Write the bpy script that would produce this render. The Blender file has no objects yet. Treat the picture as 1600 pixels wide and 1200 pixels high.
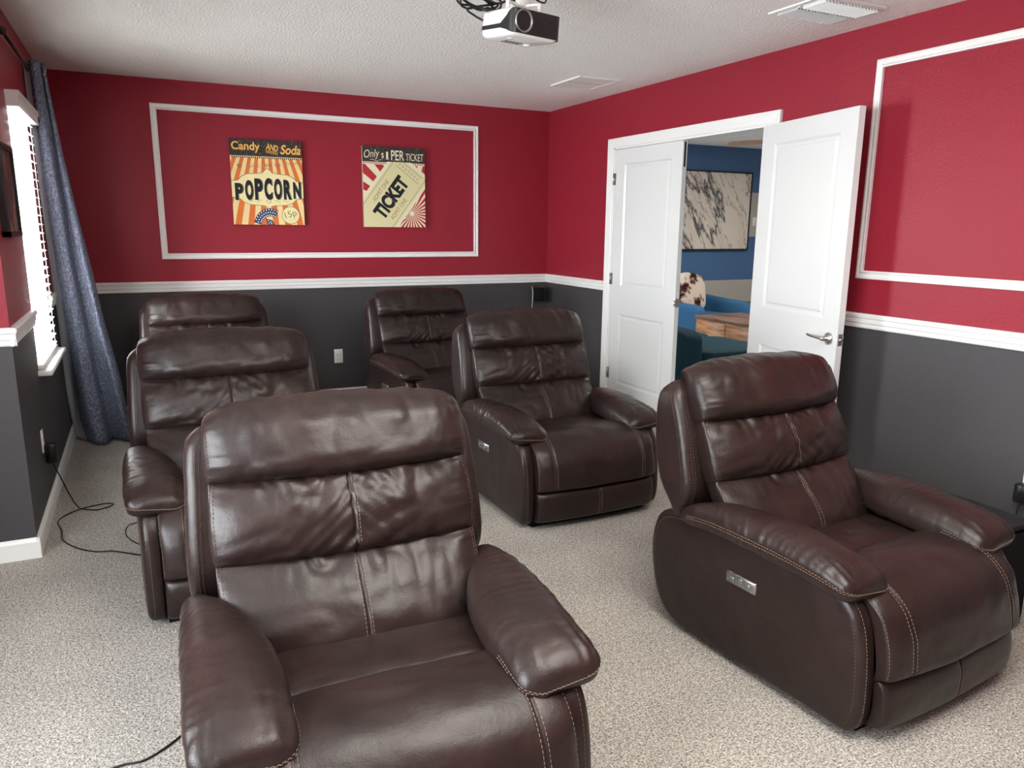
import bpy, math, random
from mathutils import Vector, Matrix, noise
random.seed(7)
PI = math.pi
scene = bpy.context.scene
COL = scene.collection

# ------------------------------------------------------------------ materials
def mat(name, color, rough=.5, spec=.5, metal=0.0):
    m = bpy.data.materials.new(name); m.use_nodes = True
    b = m.node_tree.nodes['Principled BSDF']
    b.inputs['Base Color'].default_value = (*color, 1)
    b.inputs['Roughness'].default_value = rough
    b.inputs['Metallic'].default_value = metal
    b.inputs['Specular IOR Level'].default_value = spec
    return m
class N:
    def __init__(s, m): s.t = m.node_tree; s.b = s.t.nodes['Principled BSDF']
    def n(s, typ, **kw):
        x = s.t.nodes.new(typ)
        for k, v in kw.items():
            if k in x.inputs: x.inputs[k].default_value = v
            else: setattr(x, k, v)
        return x
    def l(s, a, b): s.t.links.new(a, b)
    def coord(s, scale=(1, 1, 1), kind='Object'):
        tc = s.n('ShaderNodeTexCoord'); mp = s.n('ShaderNodeMapping')
        mp.inputs['Scale'].default_value = scale
        s.l(tc.outputs[kind], mp.inputs['Vector']); return mp.outputs['Vector']
    def noise(s, vec, scale, detail=2, rough=.5):
        x = s.n('ShaderNodeTexNoise'); x.inputs['Scale'].default_value = scale
        x.inputs['Detail'].default_value = detail; x.inputs['Roughness'].default_value = rough
        s.l(vec, x.inputs['Vector']); return x.outputs['Fac']
    def ramp(s, fac, stops):
        r = s.n('ShaderNodeValToRGB'); e = r.color_ramp.elements
        while len(e) < len(stops): e.new(.5)
        for i, (p, c) in enumerate(stops): e[i].position = p; e[i].color = (*c, 1)
        s.l(fac, r.inputs['Fac']); return r.outputs['Color']
    def bump(s, h, strength, dist, prev=None):
        b = s.n('ShaderNodeBump'); b.inputs['Strength'].default_value = strength
        b.inputs['Distance'].default_value = dist
        s.l(h, b.inputs['Height'])
        if prev is not None: s.l(prev, b.inputs['Normal'])
        return b.outputs['Normal']
M = {}
# leather
def leather():
    m = mat('brown_leather', (.045, .022, .019), .36, .36); k = N(m)
    v = k.coord()
    c = k.noise(v, 4.5, 4, .6)
    k.l(k.ramp(c, [(.3, (.0120, .0070, .0061)), (.55, (.0182, .0100, .0088)), (.8, (.0275, .0132, .0116))]), k.b.inputs['Base Color'])
    r = k.n('ShaderNodeMapRange'); r.inputs['To Min'].default_value = .29; r.inputs['To Max'].default_value = .46
    k.l(k.noise(v, 9, 3), r.inputs['Value']); k.l(r.outputs[0], k.b.inputs['Roughness'])
    b1 = k.bump(k.noise(v, 13, 3, .5), .30, .012)
    vo = k.n('ShaderNodeTexVoronoi'); vo.inputs['Scale'].default_value = 420; k.l(v, vo.inputs['Vector'])
    b2 = k.bump(vo.outputs['Distance'], .22, .0012, b1)
    k.l(b2, k.b.inputs['Normal'])
    return m
M['leather'] = leather()
M['thread'] = mat('tan_thread', (.185, .125, .092), .7, .2)
M['thread_dark'] = mat('brown_thread', (.055, .030, .024), .6, .3)
M['plastic_black'] = mat('black_plastic', (.006, .006, .007), .35)
M['frame_black'] = mat('black_fabric', (.008, .008, .009), .9, .1)
M['chrome'] = mat('satin_metal', (.62, .59, .55), .28, .5, 1)
M['brushed'] = mat('grey_metal', (.42, .41, .40), .35, .5, 1)
M['button'] = mat('grey_button', (.25, .25, .25), .35, .5, .8)
M['white_trim'] = mat('white_trim_paint', (.80, .81, .79), .38)
M['door_white'] = mat('white_door_paint', (.70, .72, .71), .2)
M['white_plastic'] = mat('white_plastic', (.80, .80, .78), .3)
M['black_lens'] = mat('lens_glass', (.004, .006, .007), .05)
M['grey_plastic'] = mat('grey_plastic', (.012, .012, .014), .3)
M['slot'] = mat('dark_slot', (.02, .02, .02), .8)

def wallpaint(name, lo, hi, split, lorough=.5, hirough=.42):
    m = mat(name, lo, .5, .28); k = N(m)
    tc = k.n('ShaderNodeTexCoord'); sep = k.n('ShaderNodeSeparateXYZ'); k.l(tc.outputs['Object'], sep.inputs[0])
    g = k.n('ShaderNodeMath', operation='GREATER_THAN'); g.inputs[1].default_value = split; k.l(sep.outputs['Z'], g.inputs[0])
    mx = k.n('ShaderNodeMix', data_type='RGBA'); k.l(g.outputs[0], mx.inputs['Factor'])
    mx.inputs[6].default_value = (*lo, 1); mx.inputs[7].default_value = (*hi, 1)
    k.l(mx.outputs[2], k.b.inputs['Base Color'])
    r = k.n('ShaderNodeMapRange'); r.inputs['To Min'].default_value = lorough; r.inputs['To Max'].default_value = hirough
    k.l(g.outputs[0], r.inputs['Value']); k.l(r.outputs[0], k.b.inputs['Roughness'])
    b1 = k.bump(k.noise(tc.outputs['Object'], 85, 3, .55), .28, .006)
    k.l(b1, k.b.inputs['Normal'])
    return m
RED = (.275, .0165, .032); GRY = (.060, .058, .061)
M['wall'] = wallpaint('red_over_charcoal_paint', GRY, RED, .975)
def ceiling_m():
    m = mat('textured_ceiling', (.88, .87, .84), .8, .2); k = N(m); v = k.coord()
    f = k.noise(v, 75, 3, .5)
    k.l(k.bump(k.ramp(f, [(.42, (0, 0, 0)), (.56, (1, 1, 1))]), .55, .006), k.b.inputs['Normal']); return m
M['ceiling'] = ceiling_m()
def carpet_m():
    m = mat('beige_carpet', (.42, .37, .32), .95, .05); k = N(m); v = k.coord()
    f1 = k.noise(v, 165, 4, .72); f2 = k.noise(v, 2.2, 3, .55); f3 = k.noise(v, 62, 3, .6)
    c = k.ramp(f1, [(.35, (.095, .086, .074)), (.455, (.385, .36, .32)), (.56, (.74, .705, .635))])
    c2 = k.ramp(f2, [(.3, (.83, .83, .83)), (.7, (1.08, 1.07, 1.06))])
    mx = k.n('ShaderNodeMix', data_type='RGBA', blend_type='MULTIPLY'); mx.inputs['Factor'].default_value = 1
    k.l(c, mx.inputs[6]); k.l(c2, mx.inputs[7])
    c3 = k.ramp(f3, [(.3, (.72, .72, .72)), (.65, (1.1, 1.1, 1.1))])
    mx2 = k.n('ShaderNodeMix', data_type='RGBA', blend_type='MULTIPLY'); mx2.inputs['Factor'].default_value = 1
    k.l(mx.outputs[2], mx2.inputs[6]); k.l(c3, mx2.inputs[7]); k.l(mx2.outputs[2], k.b.inputs['Base Color'])
    b = k.bump(f1, .8, .012); b = k.bump(f3, .5, .02, b); k.l(b, k.b.inputs['Normal']); return m
M['carpet'] = carpet_m()
def curtain_m():
    m = mat('heather_blue_fabric', (.10, .125, .19), .85, .15); k = N(m); v = k.coord((1, 1, .45))
    f = k.noise(v, 130, 3, .65)
    k.l(k.ramp(f, [(.3, (.055, .067, .10)), (.5, (.135, .157, .22)), (.7, (.30, .335, .425))]), k.b.inputs['Base Color'])
    k.l(k.bump(f, .3, .003), k.b.inputs['Normal']); return m
M['curtain'] = curtain_m()
M['lining'] = mat('grey_curtain_lining', (.36, .37, .41), .8, .1)
def slat_m():
    m = mat('white_blind_slat', (.86, .86, .84), .4); k = N(m)
    tr = k.n('ShaderNodeBsdfTranslucent'); tr.inputs['Color'].default_value = (.92, .92, .90, 1)
    mx = k.n('ShaderNodeMixShader'); mx.inputs[0].default_value = .45
    out = k.t.nodes['Material Output']
    k.l(k.b.outputs[0], mx.inputs[1]); k.l(tr.outputs[0], mx.inputs[2]); k.l(mx.outputs[0], out.inputs['Surface']); return m
M['slat'] = slat_m()
def glass_m():
    m = mat('window_glass', (1, 1, 1), .0); k = N(m)
    tr = k.n('ShaderNodeBsdfTransparent'); gl = k.n('ShaderNodeBsdfGlossy'); gl.inputs['Roughness'].default_value = .02
    mx = k.n('ShaderNodeMixShader'); mx.inputs[0].default_value = .06
    k.l(tr.outputs[0], mx.inputs[1]); k.l(gl.outputs[0], mx.inputs[2])
    k.l(mx.outputs[0], k.t.nodes['Material Output'].inputs['Surface']); return m
M['glass'] = glass_m()
def stripes_m():
    m = mat('blue_and_beige_stripes', (.06, .14, .29), .6); k = N(m)
    tc = k.n('ShaderNodeTexCoord'); sep = k.n('ShaderNodeSeparateXYZ'); k.l(tc.outputs['Object'], sep.inputs[0])
    r = k.n('ShaderNodeMapRange'); r.inputs['From Max'].default_value = 2.5; k.l(sep.outputs['Z'], r.inputs['Value'])
    ra = k.n('ShaderNodeValToRGB'); ra.color_ramp.interpolation = 'CONSTANT'; e = ra.color_ramp.elements
    B = (.055, .135, .285, 1); T = (.42, .40, .37, 1)
    while len(e) < 4: e.new(.5)
    for i, (p, c) in enumerate([(0, T), (.775/2.5, B), (1.329/2.5, T), (1.889/2.5, B)]): e[i].position = p; e[i].color = c
    k.l(r.outputs[0], ra.inputs['Fac']); k.l(ra.outputs['Color'], k.b.inputs['Base Color']); return m
M['stripes'] = stripes_m()
M['beige_paint'] = mat('beige_paint', (.45, .43, .40), .6)
def marble_m():
    m = mat('marble_print', (.6, .55, .5), .5); k = N(m); v = k.coord()
    r0 = k.n('ShaderNodeMapping'); r0.inputs['Rotation'].default_value = (0, math.radians(33), 0); k.l(v, r0.inputs['Vector'])
    rot = k.n('ShaderNodeMapping'); rot.inputs['Scale'].default_value = (1.0, 1, .30)
    k.l(r0.outputs[0], rot.inputs['Vector'])
    def vein(scale, wdt, dist, off):
        nz = k.n('ShaderNodeTexNoise'); nz.inputs['Scale'].default_value = scale; nz.inputs['Detail'].default_value = 7
        nz.inputs['Roughness'].default_value = .62; nz.inputs['Distortion'].default_value = dist
        add = k.n('ShaderNodeVectorMath', operation='ADD'); add.inputs[1].default_value = off
        k.l(rot.outputs[0], add.inputs[0]); k.l(add.outputs[0], nz.inputs['Vector'])
        s = k.n('ShaderNodeMath', operation='SUBTRACT'); s.inputs[1].default_value = .5; k.l(nz.outputs['Fac'], s.inputs[0])
        a = k.n('ShaderNodeMath', operation='ABSOLUTE'); k.l(s.outputs[0], a.inputs[0])
        return k.ramp(a.outputs[0], [(0, (1, 1, 1)), (wdt, (0, 0, 0))])
    v1 = vein(1.25, .020, .35, (3.1, 0, 1.2)); v2 = vein(2.4, .008, .6, (8.3, 0, 5.2))
    base = k.ramp(k.noise(rot.outputs[0], 1.6, 4, .6), [(.35, (.48, .41, .36)), (.5, (.66, .60, .53)), (.8, (.68, .63, .57))])
    m1 = k.n('ShaderNodeMix', data_type='RGBA'); k.l(v1, m1.inputs['Factor']); k.l(base, m1.inputs[6]); m1.inputs[7].default_value = (.012, .018, .03, 1)
    m2 = k.n('ShaderNodeMix', data_type='RGBA'); k.l(v2, m2.inputs['Factor']); k.l(m1.outputs[2], m2.inputs[6]); m2.inputs[7].default_value = (.10, .10, .11, 1)
    k.l(m2.outputs[2], k.b.inputs['Base Color']); return m
M['marble'] = marble_m()
def wood_m(name, c0, c1, c2):
    m = mat(name, c1, .45); k = N(m); v = k.coord((2, 1, 9))
    k.l(k.ramp(k.noise(v, 3.2, 6, .65), [(.32, c0), (.5, c1), (.68, c2)]), k.b.inputs['Base Color']); return m
M['mango'] = wood_m('rustic_wood', (.11, .04, .016), (.42, .20, .085), (.60, .34, .17))
M['wood_top'] = wood_m('dark_rustic_wood', (.06, .03, .02), (.16, .085, .055), (.25, .15, .10))
M['fan_wood'] = mat('light_fan_wood', (.42, .27, .17), .5)
M['dark_wood'] = mat('espresso_wood', (.035, .02, .014), .4)
M['blue_fabric'] = mat('blue_upholstery', (.035, .115, .225), .85, .2)
M['teal_fabric'] = mat('dark_teal_upholstery', (.010, .042, .060), .85, .2)
def hide_m():
    m = mat('cowhide', (.5, .4, .33), .85, .1); k = N(m); v = k.coord()
    k.l(k.ramp(k.noise(v, 7, 3, .5), [(.38, (.035, .012, .008)), (.43, (.30, .20, .15)), (.48, (.62, .52, .45))]), k.b.inputs['Base Color']); return m
M['hide'] = hide_m()
# print colours
PR = {}
def pm(name, c, rough=.6):
    PR[name] = mat('print_' + name, c, rough, .3)
pm('orange', (.66, .165, .035)); pm('cream', (.80, .62, .30)); pm('label', (.80, .70, .38)); pm('olive', (.21, .19, .075))
pm('ink', (.012, .014, .018)); pm('yellow', (.85, .47, .10)); pm('red', (.42, .028, .038)); pm('bone', (.76, .72, .52)); pm('tick', (.68, .63, .36))
pm('faint', (.27, .215, .11)); pm('green', (.22, .27, .17)); pm('blurink', (.16, .165, .12)); pm('white', (.8, .78, .72)); pm('blue', (.03, .05, .11))
def chalk():
    m = mat('print_chalkboard', (.05, .045, .045), .7, .2); k = N(m); v = k.coord()
    k.l(k.ramp(k.noise(v, 60, 5, .7), [(.42, (.030, .026, .026)), (.60, (.075, .062, .056)), (.74, (.30, .26, .22))]), k.b.inputs['Base Color']); return m
PR['chalk'] = chalk()

# ------------------------------------------------------------------ mesh helper
class MB:
    def __init__(s): s.v = []; s.f = []; s.m = []; s.sm = []
    def add(s, vs, fs, mi=0, smooth=False):
        o = len(s.v); s.v += [tuple(p) for p in vs]
        for f in fs: s.f.append([o + i for i in f]); s.m.append(mi); s.sm.append(smooth)
    def box(s, lo, hi, mi=0, bev=0.0):
        (x0, y0, z0), (x1, y1, z1) = lo, hi
        if bev <= 0:
            s.add([(x0,y0,z0),(x1,y0,z0),(x1,y1,z0),(x0,y1,z0),(x0,y0,z1),(x1,y0,z1),(x1,y1,z1),(x0,y1,z1)],
                  [(0,3,2,1),(4,5,6,7),(0,1,5,4),(1,2,6,5),(2,3,7,6),(3,0,4,7)], mi); return
        b = min(bev, (x1-x0)/2.01, (y1-y0)/2.01, (z1-z0)/2.01)
        # chamfered box, rings in z
        def ring(z, i):
            a0, a1, c0, c1 = x0+i, x1-i, y0+i, y1-i
            return [(a0+b,c0,z),(a1-b,c0,z),(a1,c0+b,z),(a1,c1-b,z),(a1-b,c1,z),(a0+b,c1,z),(a0,c1-b,z),(a0,c0+b,z)]
        R = [ring(z0, b*.9), ring(z0+b*.3, b*.3), ring(z0+b, 0), ring(z1-b, 0), ring(z1-b*.3, b*.3), ring(z1, b*.9)]
        s.loft(R, mi, True, True)
    def loft(s, rings, mi=0, smooth=True, caps=True, closed=True):
        n = len(rings[0]); vs = [p for r in rings for p in r]; fs = []
        for i in range(len(rings)-1):
            for j in range(n if closed else n-1):
                k = (j+1) % n
                fs.append((i*n+j, i*n+k, (i+1)*n+k, (i+1)*n+j))
        if caps and closed:
            fs.append(tuple(reversed(range(n)))); fs.append(tuple((len(rings)-1)*n+j for j in range(n)))
        s.add(vs, fs, mi, smooth)
    def grid(s, P, mi=0, smooth=True):
        s.loft(P, mi, smooth, False, False)
    def cyl(s, c0, c1, r0, r1=None, n=16, mi=0, smooth=True):
        r1 = r0 if r1 is None else r1
        c0 = Vector(c0); c1 = Vector(c1); d = (c1-c0).normalized()
        a = d.orthogonal().normalized(); b = d.cross(a)
        R = [[tuple(c + (a*math.cos(2*PI*i/n) + b*math.sin(2*PI*i/n))*r) for i in range(n)] for c, r in ((c0, r0), (c1, r1))]
        s.loft(R, mi, smooth, True)
    def lathe(s, c0, axis, prof, n=24, mi=0):
        c0 = Vector(c0); d = Vector(axis).normalized(); a = d.orthogonal().normalized(); b = d.cross(a)
        R = [[tuple(c0 + d*h + (a*math.cos(2*PI*i/n) + b*math.sin(2*PI*i/n))*r) for i in range(n)] for h, r in prof]
        s.loft(R, mi, True, True)
    def tube(s, pts, r, n=8, mi=0, sub=6):
        P = [Vector(p) for p in pts]
        if sub > 1 and len(P) > 2:
            Q = []
            for i in range(len(P)-1):
                p0 = P[max(i-1, 0)]; p1 = P[i]; p2 = P[i+1]; p3 = P[min(i+2, len(P)-1)]
                for k in range(sub):
                    t = k/sub
                    Q.append(.5*((2*p1) + (p2-p0)*t + (2*p0-5*p1+4*p2-p3)*t*t + (3*p1-p0-3*p2+p3)*t**3))
            P = Q + [P[-1]]
        R = []; up = None
        for i, p in enumerate(P):
            d = (P[min(i+1, len(P)-1)] - P[max(i-1, 0)])
            d = d.normalized() if d.length > 1e-9 else Vector((0, 0, 1))
            if up is None: up = d.orthogonal().normalized()
            up = (up - d*up.dot(d)); up = up.normalized() if up.length > 1e-6 else d.orthogonal().normalized()
            b = d.cross(up)
            R.append([tuple(p + (up*math.cos(2*PI*j/n) + b*math.sin(2*PI*j/n))*r) for j in range(n)])
        s.loft(R, mi, True, True)
    def stitch(s, pts, nrm, mi=1, dash=.0075, gap=.0035, w=.0008, h=.0010, lift=.0005):
        # a row of thread dashes along a polyline with normals
        P = [Vector(p) for p in pts]; Nn = [Vector(n) for n in nrm]
        acc = [0.0]
        for i in range(1, len(P)): acc.append(acc[-1] + (P[i]-P[i-1]).length)
        def ev(t):
            lo = 0
            for i in range(len(acc)-1):
                if acc[i+1] >= t: lo = i; break
            else: lo = len(acc)-2
            d = acc[lo+1]-acc[lo]; f = (t-acc[lo])/d if d > 1e-9 else 0
            return P[lo].lerp(P[lo+1], f), Nn[lo].lerp(Nn[lo+1], f).normalized()
        t = 0
        while t + dash < acc[-1]:
            a, na = ev(t); b, nb = ev(t+dash)
            d = (b-a)
            if d.length > 1e-5:
                sd = d.normalized().cross(na).normalized()*w
                a = a + na*lift; b = b + nb*lift
                s.add([a-sd, a+sd, a+na*h+d*.15, b-sd, b+sd, b+nb*h-d*.15],
                      [(0,1,4,3),(0,3,5,2),(1,2,5,4),(0,2,1),(3,4,5)], mi, False)
            t += dash + gap
    def build(s, name, mats, parent=None, loc=None):
        me = bpy.data.meshes.new(name); me.from_pydata(s.v, [], s.f)
        for m in (mats if isinstance(mats, (list, tuple)) else [mats]): me.materials.append(m)
        me.polygons.foreach_set('material_index', s.m); me.polygons.foreach_set('use_smooth', s.sm)
        me.update()
        o = bpy.data.objects.new(name, me); COL.objects.link(o)
        if parent: o.parent = parent
        if loc: o.location = loc
        return o
def empty(name, loc=(0, 0, 0), rz=0):
    o = bpy.data.objects.new(name, None); COL.objects.link(o); o.location = loc; o.rotation_euler = (0, 0, rz); o.empty_display_size = .1; return o
def tag(o, label=None, cat=None, group=None, kind=None):
    if label: o['label'] = label
    if cat: o['category'] = cat
    if group: o['group'] = group
    if kind: o['kind'] = kind
    return o
def struct(mb, name, mats, label=None, parent=None):
    o = mb.build(name, mats, parent); o['kind'] = 'structure'
    if label: o['label'] = label
    return o
def dup(root, loc, rz):
    r = root.copy(); COL.objects.link(r); r.location = loc; r.rotation_euler = (0, 0, rz)
    for ch in list(root.children):
        c = ch.copy(); COL.objects.link(c); c.parent = r
        for g in list(ch.children):
            d = g.copy(); COL.objects.link(d); d.parent = c
    return r
def lerp(a, b, t): return a + (b-a)*t
def interp(keys, x):
    if x <= keys[0][0]: return keys[0][1]
    for (a, va), (b, vb) in zip(keys, keys[1:]):
        if x <= b:
            t = (x-a)/(b-a); 
            return va + (vb-va)*t if not isinstance(va, tuple) else tuple(p+(q-p)*t for p, q in zip(va, vb))
    return keys[-1][1]
def cinterp(keys, x):
    # Catmull-Rom through keys of floats
    n = len(keys)
    if x <= keys[0][0]: return keys[0][1]
    if x >= keys[-1][0]: return keys[-1][1]
    for i in range(n-1):
        if x <= keys[i+1][0]:
            x0, y0 = keys[i]; x1, y1 = keys[i+1]; h = x1-x0
            m0 = (keys[i+1][1]-keys[i-1][1])/(keys[i+1][0]-keys[i-1][0]) if i > 0 else (y1-y0)/h
            m1 = (keys[i+2][1]-keys[i][1])/(keys[i+2][0]-keys[i][0]) if i+2 < n else (y1-y0)/h
            t = (x-x0)/h; t2 = t*t; t3 = t2*t
            return (2*t3-3*t2+1)*y0 + (t3-2*t2+t)*h*m0 + (-2*t3+3*t2)*y1 + (t3-t2)*h*m1
def spow(x, p): return math.copysign(abs(x)**p, x)
def nz(x, y, z): return noise.noise(Vector((x, y, z)))
def surf_normal(f, u, v, e=1e-3):
    du = Vector(f(u+e, v)) - Vector(f(u-e, v)); dv = Vector(f(u, v+e)) - Vector(f(u, v-e))
    n = du.cross(dv); return n.normalized() if n.length > 1e-12 else Vector((0, 0, 1))

# ------------------------------------------------------------------ room shell
H = 2.44; W = 3.89; YC = -2.52; XL = -4.75; YF = -7.7; T = .12
WY0, WY1, WZ0, WZ1 = -1.80, -1.02, .70, 2.02      # window in the left wall
DY0, DY1, DZ = -1.062, -2.715, 2.04               # door opening in the right wall
b = MB(); b.box((XL-.2, YF-.2, -.1), (.0, .2, 0)); struct(b, 'floor', M['carpet'], 'beige speckled carpet floor')
b = MB(); b.box((XL-.2, YF-.2, H), (.06, .2, H+.1)); struct(b, 'ceiling', M['ceiling'], 'off white textured ceiling')
b = MB(); b.box((-W-T, 0, 0), (T, T, H)); struct(b, 'wall_back', M['wall'], 'back wall painted red above and charcoal below')
b = MB()
b.box((0, DY0, 0), (T, 0, H)); b.box((0, YF, 0), (T, DY1, H)); b.box((0, DY1, DZ), (T, DY0, H))
struct(b, 'wall_right', M['wall'], 'right wall with double doorway, red above and charcoal below')
b = MB()
b.box((-W-T, WY1, 0), (-W, 0, H)); b.box((-W-T, YC, 0), (-W, WY0, H)); b.box((-W-T, WY0, 0), (-W, WY1, WZ0)); b.box((-W-T, WY0, WZ1), (-W, WY1, H))
struct(b, 'wall_left', M['wall'], 'window wall at left, red above and charcoal below')
b = MB(); b.box((XL, YC, 0), (-W-T, YC+T, H)); struct(b, 'wall_return', M['wall'], 'short return wall at the left edge')
V0, V1 = -6.3, -4.0
b = MB()
b.box((XL-T, V1, 0), (XL, YC+T, H)); b.box((XL-T, YF, 0), (XL, V0, H)); b.box((XL-T, V0, 0), (XL, V1, .7)); b.box((XL-T, V0, 2.1), (XL, V1, H))
struct(b, 'wall_side', M['wall'], 'side wall beyond the frame at left')
b = MB(); b.box((XL-T, YF-T, 0), (T, YF, H)); struct(b, 'wall_front', M['wall'], 'front wall behind the viewer')

# trims -------------------------------------------------------------
def strip(mb, a, c, inw, prof):
    """extrude a (depth,z) profile from a to c (2D points); inw = unit vector into the room"""
    R = []
    for p in (a, c):
        R.append([(p[0]+inw[0]*d, p[1]+inw[1]*d, z) for d, z in prof])
    mb.loft(R, 0, False, True)
RAIL = [(0, .935), (.010, .935), (.014, .942), (.014, .958), (.019, .964), (.019, .985), (.024, .991), (.026, 1.004), (.020, 1.012), (0, 1.012)]
BASE = [(0, 0), (.014, 0), (.014, .075), (.010, .085), (.006, .092), (0, .092)]
b = MB(); strip(b, (-W, 0), (0, 0), (0, -1), RAIL); struct(b, 'trim_1', M['white_trim'], 'white chair rail on the back wall')
b = MB(); strip(b, (0, 0), (0, DY0+.072), (-1, 0), RAIL); strip(b, (0, DY1-.072), (0, YF), (-1, 0), RAIL); struct(b, 'trim_2', M['white_trim'], 'white chair rail on the right wall')
b = MB(); strip(b, (-W, YC-.02), (-W, WY0-.01), (1, 0), RAIL); strip(b, (-W, WY1+.01), (-W, 0), (1, 0), RAIL); struct(b, 'trim_3', M['white_trim'], 'white chair rail on the window wall')
b = MB(); strip(b, (XL, YC), (-W+.02, YC), (0, -1), RAIL); struct(b, 'trim_4', M['white_trim'], 'white chair rail on the short return wall')
b = MB(); strip(b, (-W, 0), (0, 0), (0, -1), BASE); struct(b, 'baseboard_back', M['white_trim'])
b = MB(); strip(b, (0, 0), (0, DY0+.072), (-1, 0), BASE); strip(b, (0, DY1-.072), (0, YF), (-1, 0), BASE); struct(b, 'baseboard_right', M['white_trim'])
b = MB(); strip(b, (-W, YC-.012), (-W, 0), (1, 0), BASE); struct(b, 'baseboard_left', M['white_trim'])
b = MB(); strip(b, (XL, YC), (-W+.012, YC), (0, -1), BASE); struct(b, 'baseboard_return', M['white_trim'])
def picture_mould(name, P, inw, label):
    """mitred rectangular moulding; P = 4 outer corners (3D) in order, profile across .042"""
    c = sum((Vector(p) for p in P), Vector())/4; b = MB()
    prof = [(0, 0), (0, .009), (.006, .013), (.013, .013), (.019, .008), (.028, .010), (.036, .017), (.042, .015), (.042, 0)]
    n = Vector(inw); e1 = (Vector(P[1])-Vector(P[0])).normalized(); e2 = (Vector(P[3])-Vector(P[0])).normalized()
    sg = [(1, 1), (-1, 1), (-1, -1), (1, -1)]
    R = []
    for i in (0, 1, 2, 3, 0):
        R.append([tuple(Vector(P[i]) + e1*(w*sg[i][0]) + e2*(w*sg[i][1]) + n*d) for w, d in prof])
    b.loft(R, 0, False, False)
    return struct(b, name, M['white_trim'], label)
picture_mould('trim_5', [(-3.236, 0, 1.176), (-.695, 0, 1.176), (-.695, 0, 2.272), (-3.236, 0, 2.272)], (0, -1, 0), 'white picture frame moulding around two wall signs')
picture_mould('trim_6', [(0, -3.397, 1.19), (0, -5.9, 1.19), (0, -5.9, 2.268), (0, -3.397, 2.268)], (-1, 0, 0), 'empty white frame moulding on the right wall')
# door casing
CAS = [(0, 0), (0, .009), (.008, .013), (.020, .014), (.045, .017), (.060, .020), (.070, .018), (.070, 0)]
b = MB(); R = []
for (y, z, sy, sz) in ((DY0, 0, 1, 0), (DY0, DZ, 1, 1), (DY1, DZ, -1, 1), (DY1, 0, -1, 0)):
    R.append([(-d, y+sy*w, z+sz*w) for w, d in CAS])
b.loft(R, 0, False, True)
b.box((0, DY1, 0), (T, DY1+.012, DZ)); b.box((0, DY0-.012, 0), (T, DY0, DZ)); b.box((0, DY1, DZ-.012), (T, DY0, DZ))
struct(b, 'trim_7', M['white_trim'], 'white casing around the double doorway')

# window 1 (visible) -------------------------------------------------
def window(name, X, y0, y1, z0, z1, label, sgn=1):
    """opening in an x-normal wall whose room face is X; outside is -x"""
    b = MB(); o = .09
    for (a, c) in (((X-T, y0, z0), (X-.001, y0+.03, z1)), ((X-T, y1-.03, z0), (X-.001, y1, z1)), ((X-T, y0, z0), (X-.001, y1, z0+.03)), ((X-T, y0, z1-.03), (X-.001, y1, z1)), ((X-o, y0, (z0+z1)/2-.02), (X-o+.03, y1, (z0+z1)/2+.02))):
        b.box(a, c)
    r = struct(b, name, M['white_trim'], label)
    g = MB(); g.box((X-o+.005, y0+.03, z0+.03), (X-o+.010, y1-.03, z1-.03)); g.build('pane', M['glass'], r)
    s = MB(); s.box((X-.06, y0-.03, z0-.022), (X+.062, y1+.03, z0+.004), 0, .006); s.build('window_sill', M['white_trim'], r)
    return r
window('window_1', -W, WY0, WY1, WZ0, WZ1, 'bright window behind white blinds in the left wall')
window('window_2', XL, V0, V1, .7, 2.1, 'window in the side wall outside the frame')

# blind
bl = tag(empty('window_blind', (-W, (WY0+WY1)/2, WZ0)), 'white horizontal slatted window blind glowing with daylight', 'blind')
hw = (WY1-WY0)/2 - .008
s = MB(); nsl = 26; z = .045
top = WZ1-WZ0-.06
for i in range(nsl):
    zc = .05 + i*(top-.05)/(nsl-1); a = math.radians(9); d = .0245
    P = []
    for q in range(5):
        u = (q/4-.5)*2*d; c = .0022*(1-(q/2-1)**2)
        P.append((.0 + u*math.cos(a) + c*math.sin(a), zc + u*math.sin(a)*-1 + c*math.cos(a)))
    ring = [[(x, y, zz) for x, zz in P] + [(x-.0, y, zz-.0028) for x, zz in reversed(P)] for y in (-hw, hw)]
    s.loft(ring, 0, False, True)
s.build('slats', M['slat'], bl)
v = MB(); pr = [(-.03, top+.01), (.050, top+.01), (.055, top+.022), (.050, top+.03), (.052, top+.055), (.058, top+.062), (.058, top+.082), (-.03, top+.082)]
v.loft([[(x, y, zz) for x, zz in pr] for y in (-hw-.03, hw+.03)], 0, False, True); v.build('valance', M['white_trim'], bl)
r = MB(); r.box((-.026, -hw, .008), (.026, hw, .030), 0, .005); r.build('bottom_rail', M['white_plastic'], bl)
c = MB()
for y in (-hw+.12, 0, hw-.12):
    c.cyl((.025, y, .02), (.025, y, top), .0012, n=6); c.cyl((-.025, y, .02), (-.025, y, top), .0012, n=6)
c.build('ladder_cord', M['white_plastic'], bl)

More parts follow.
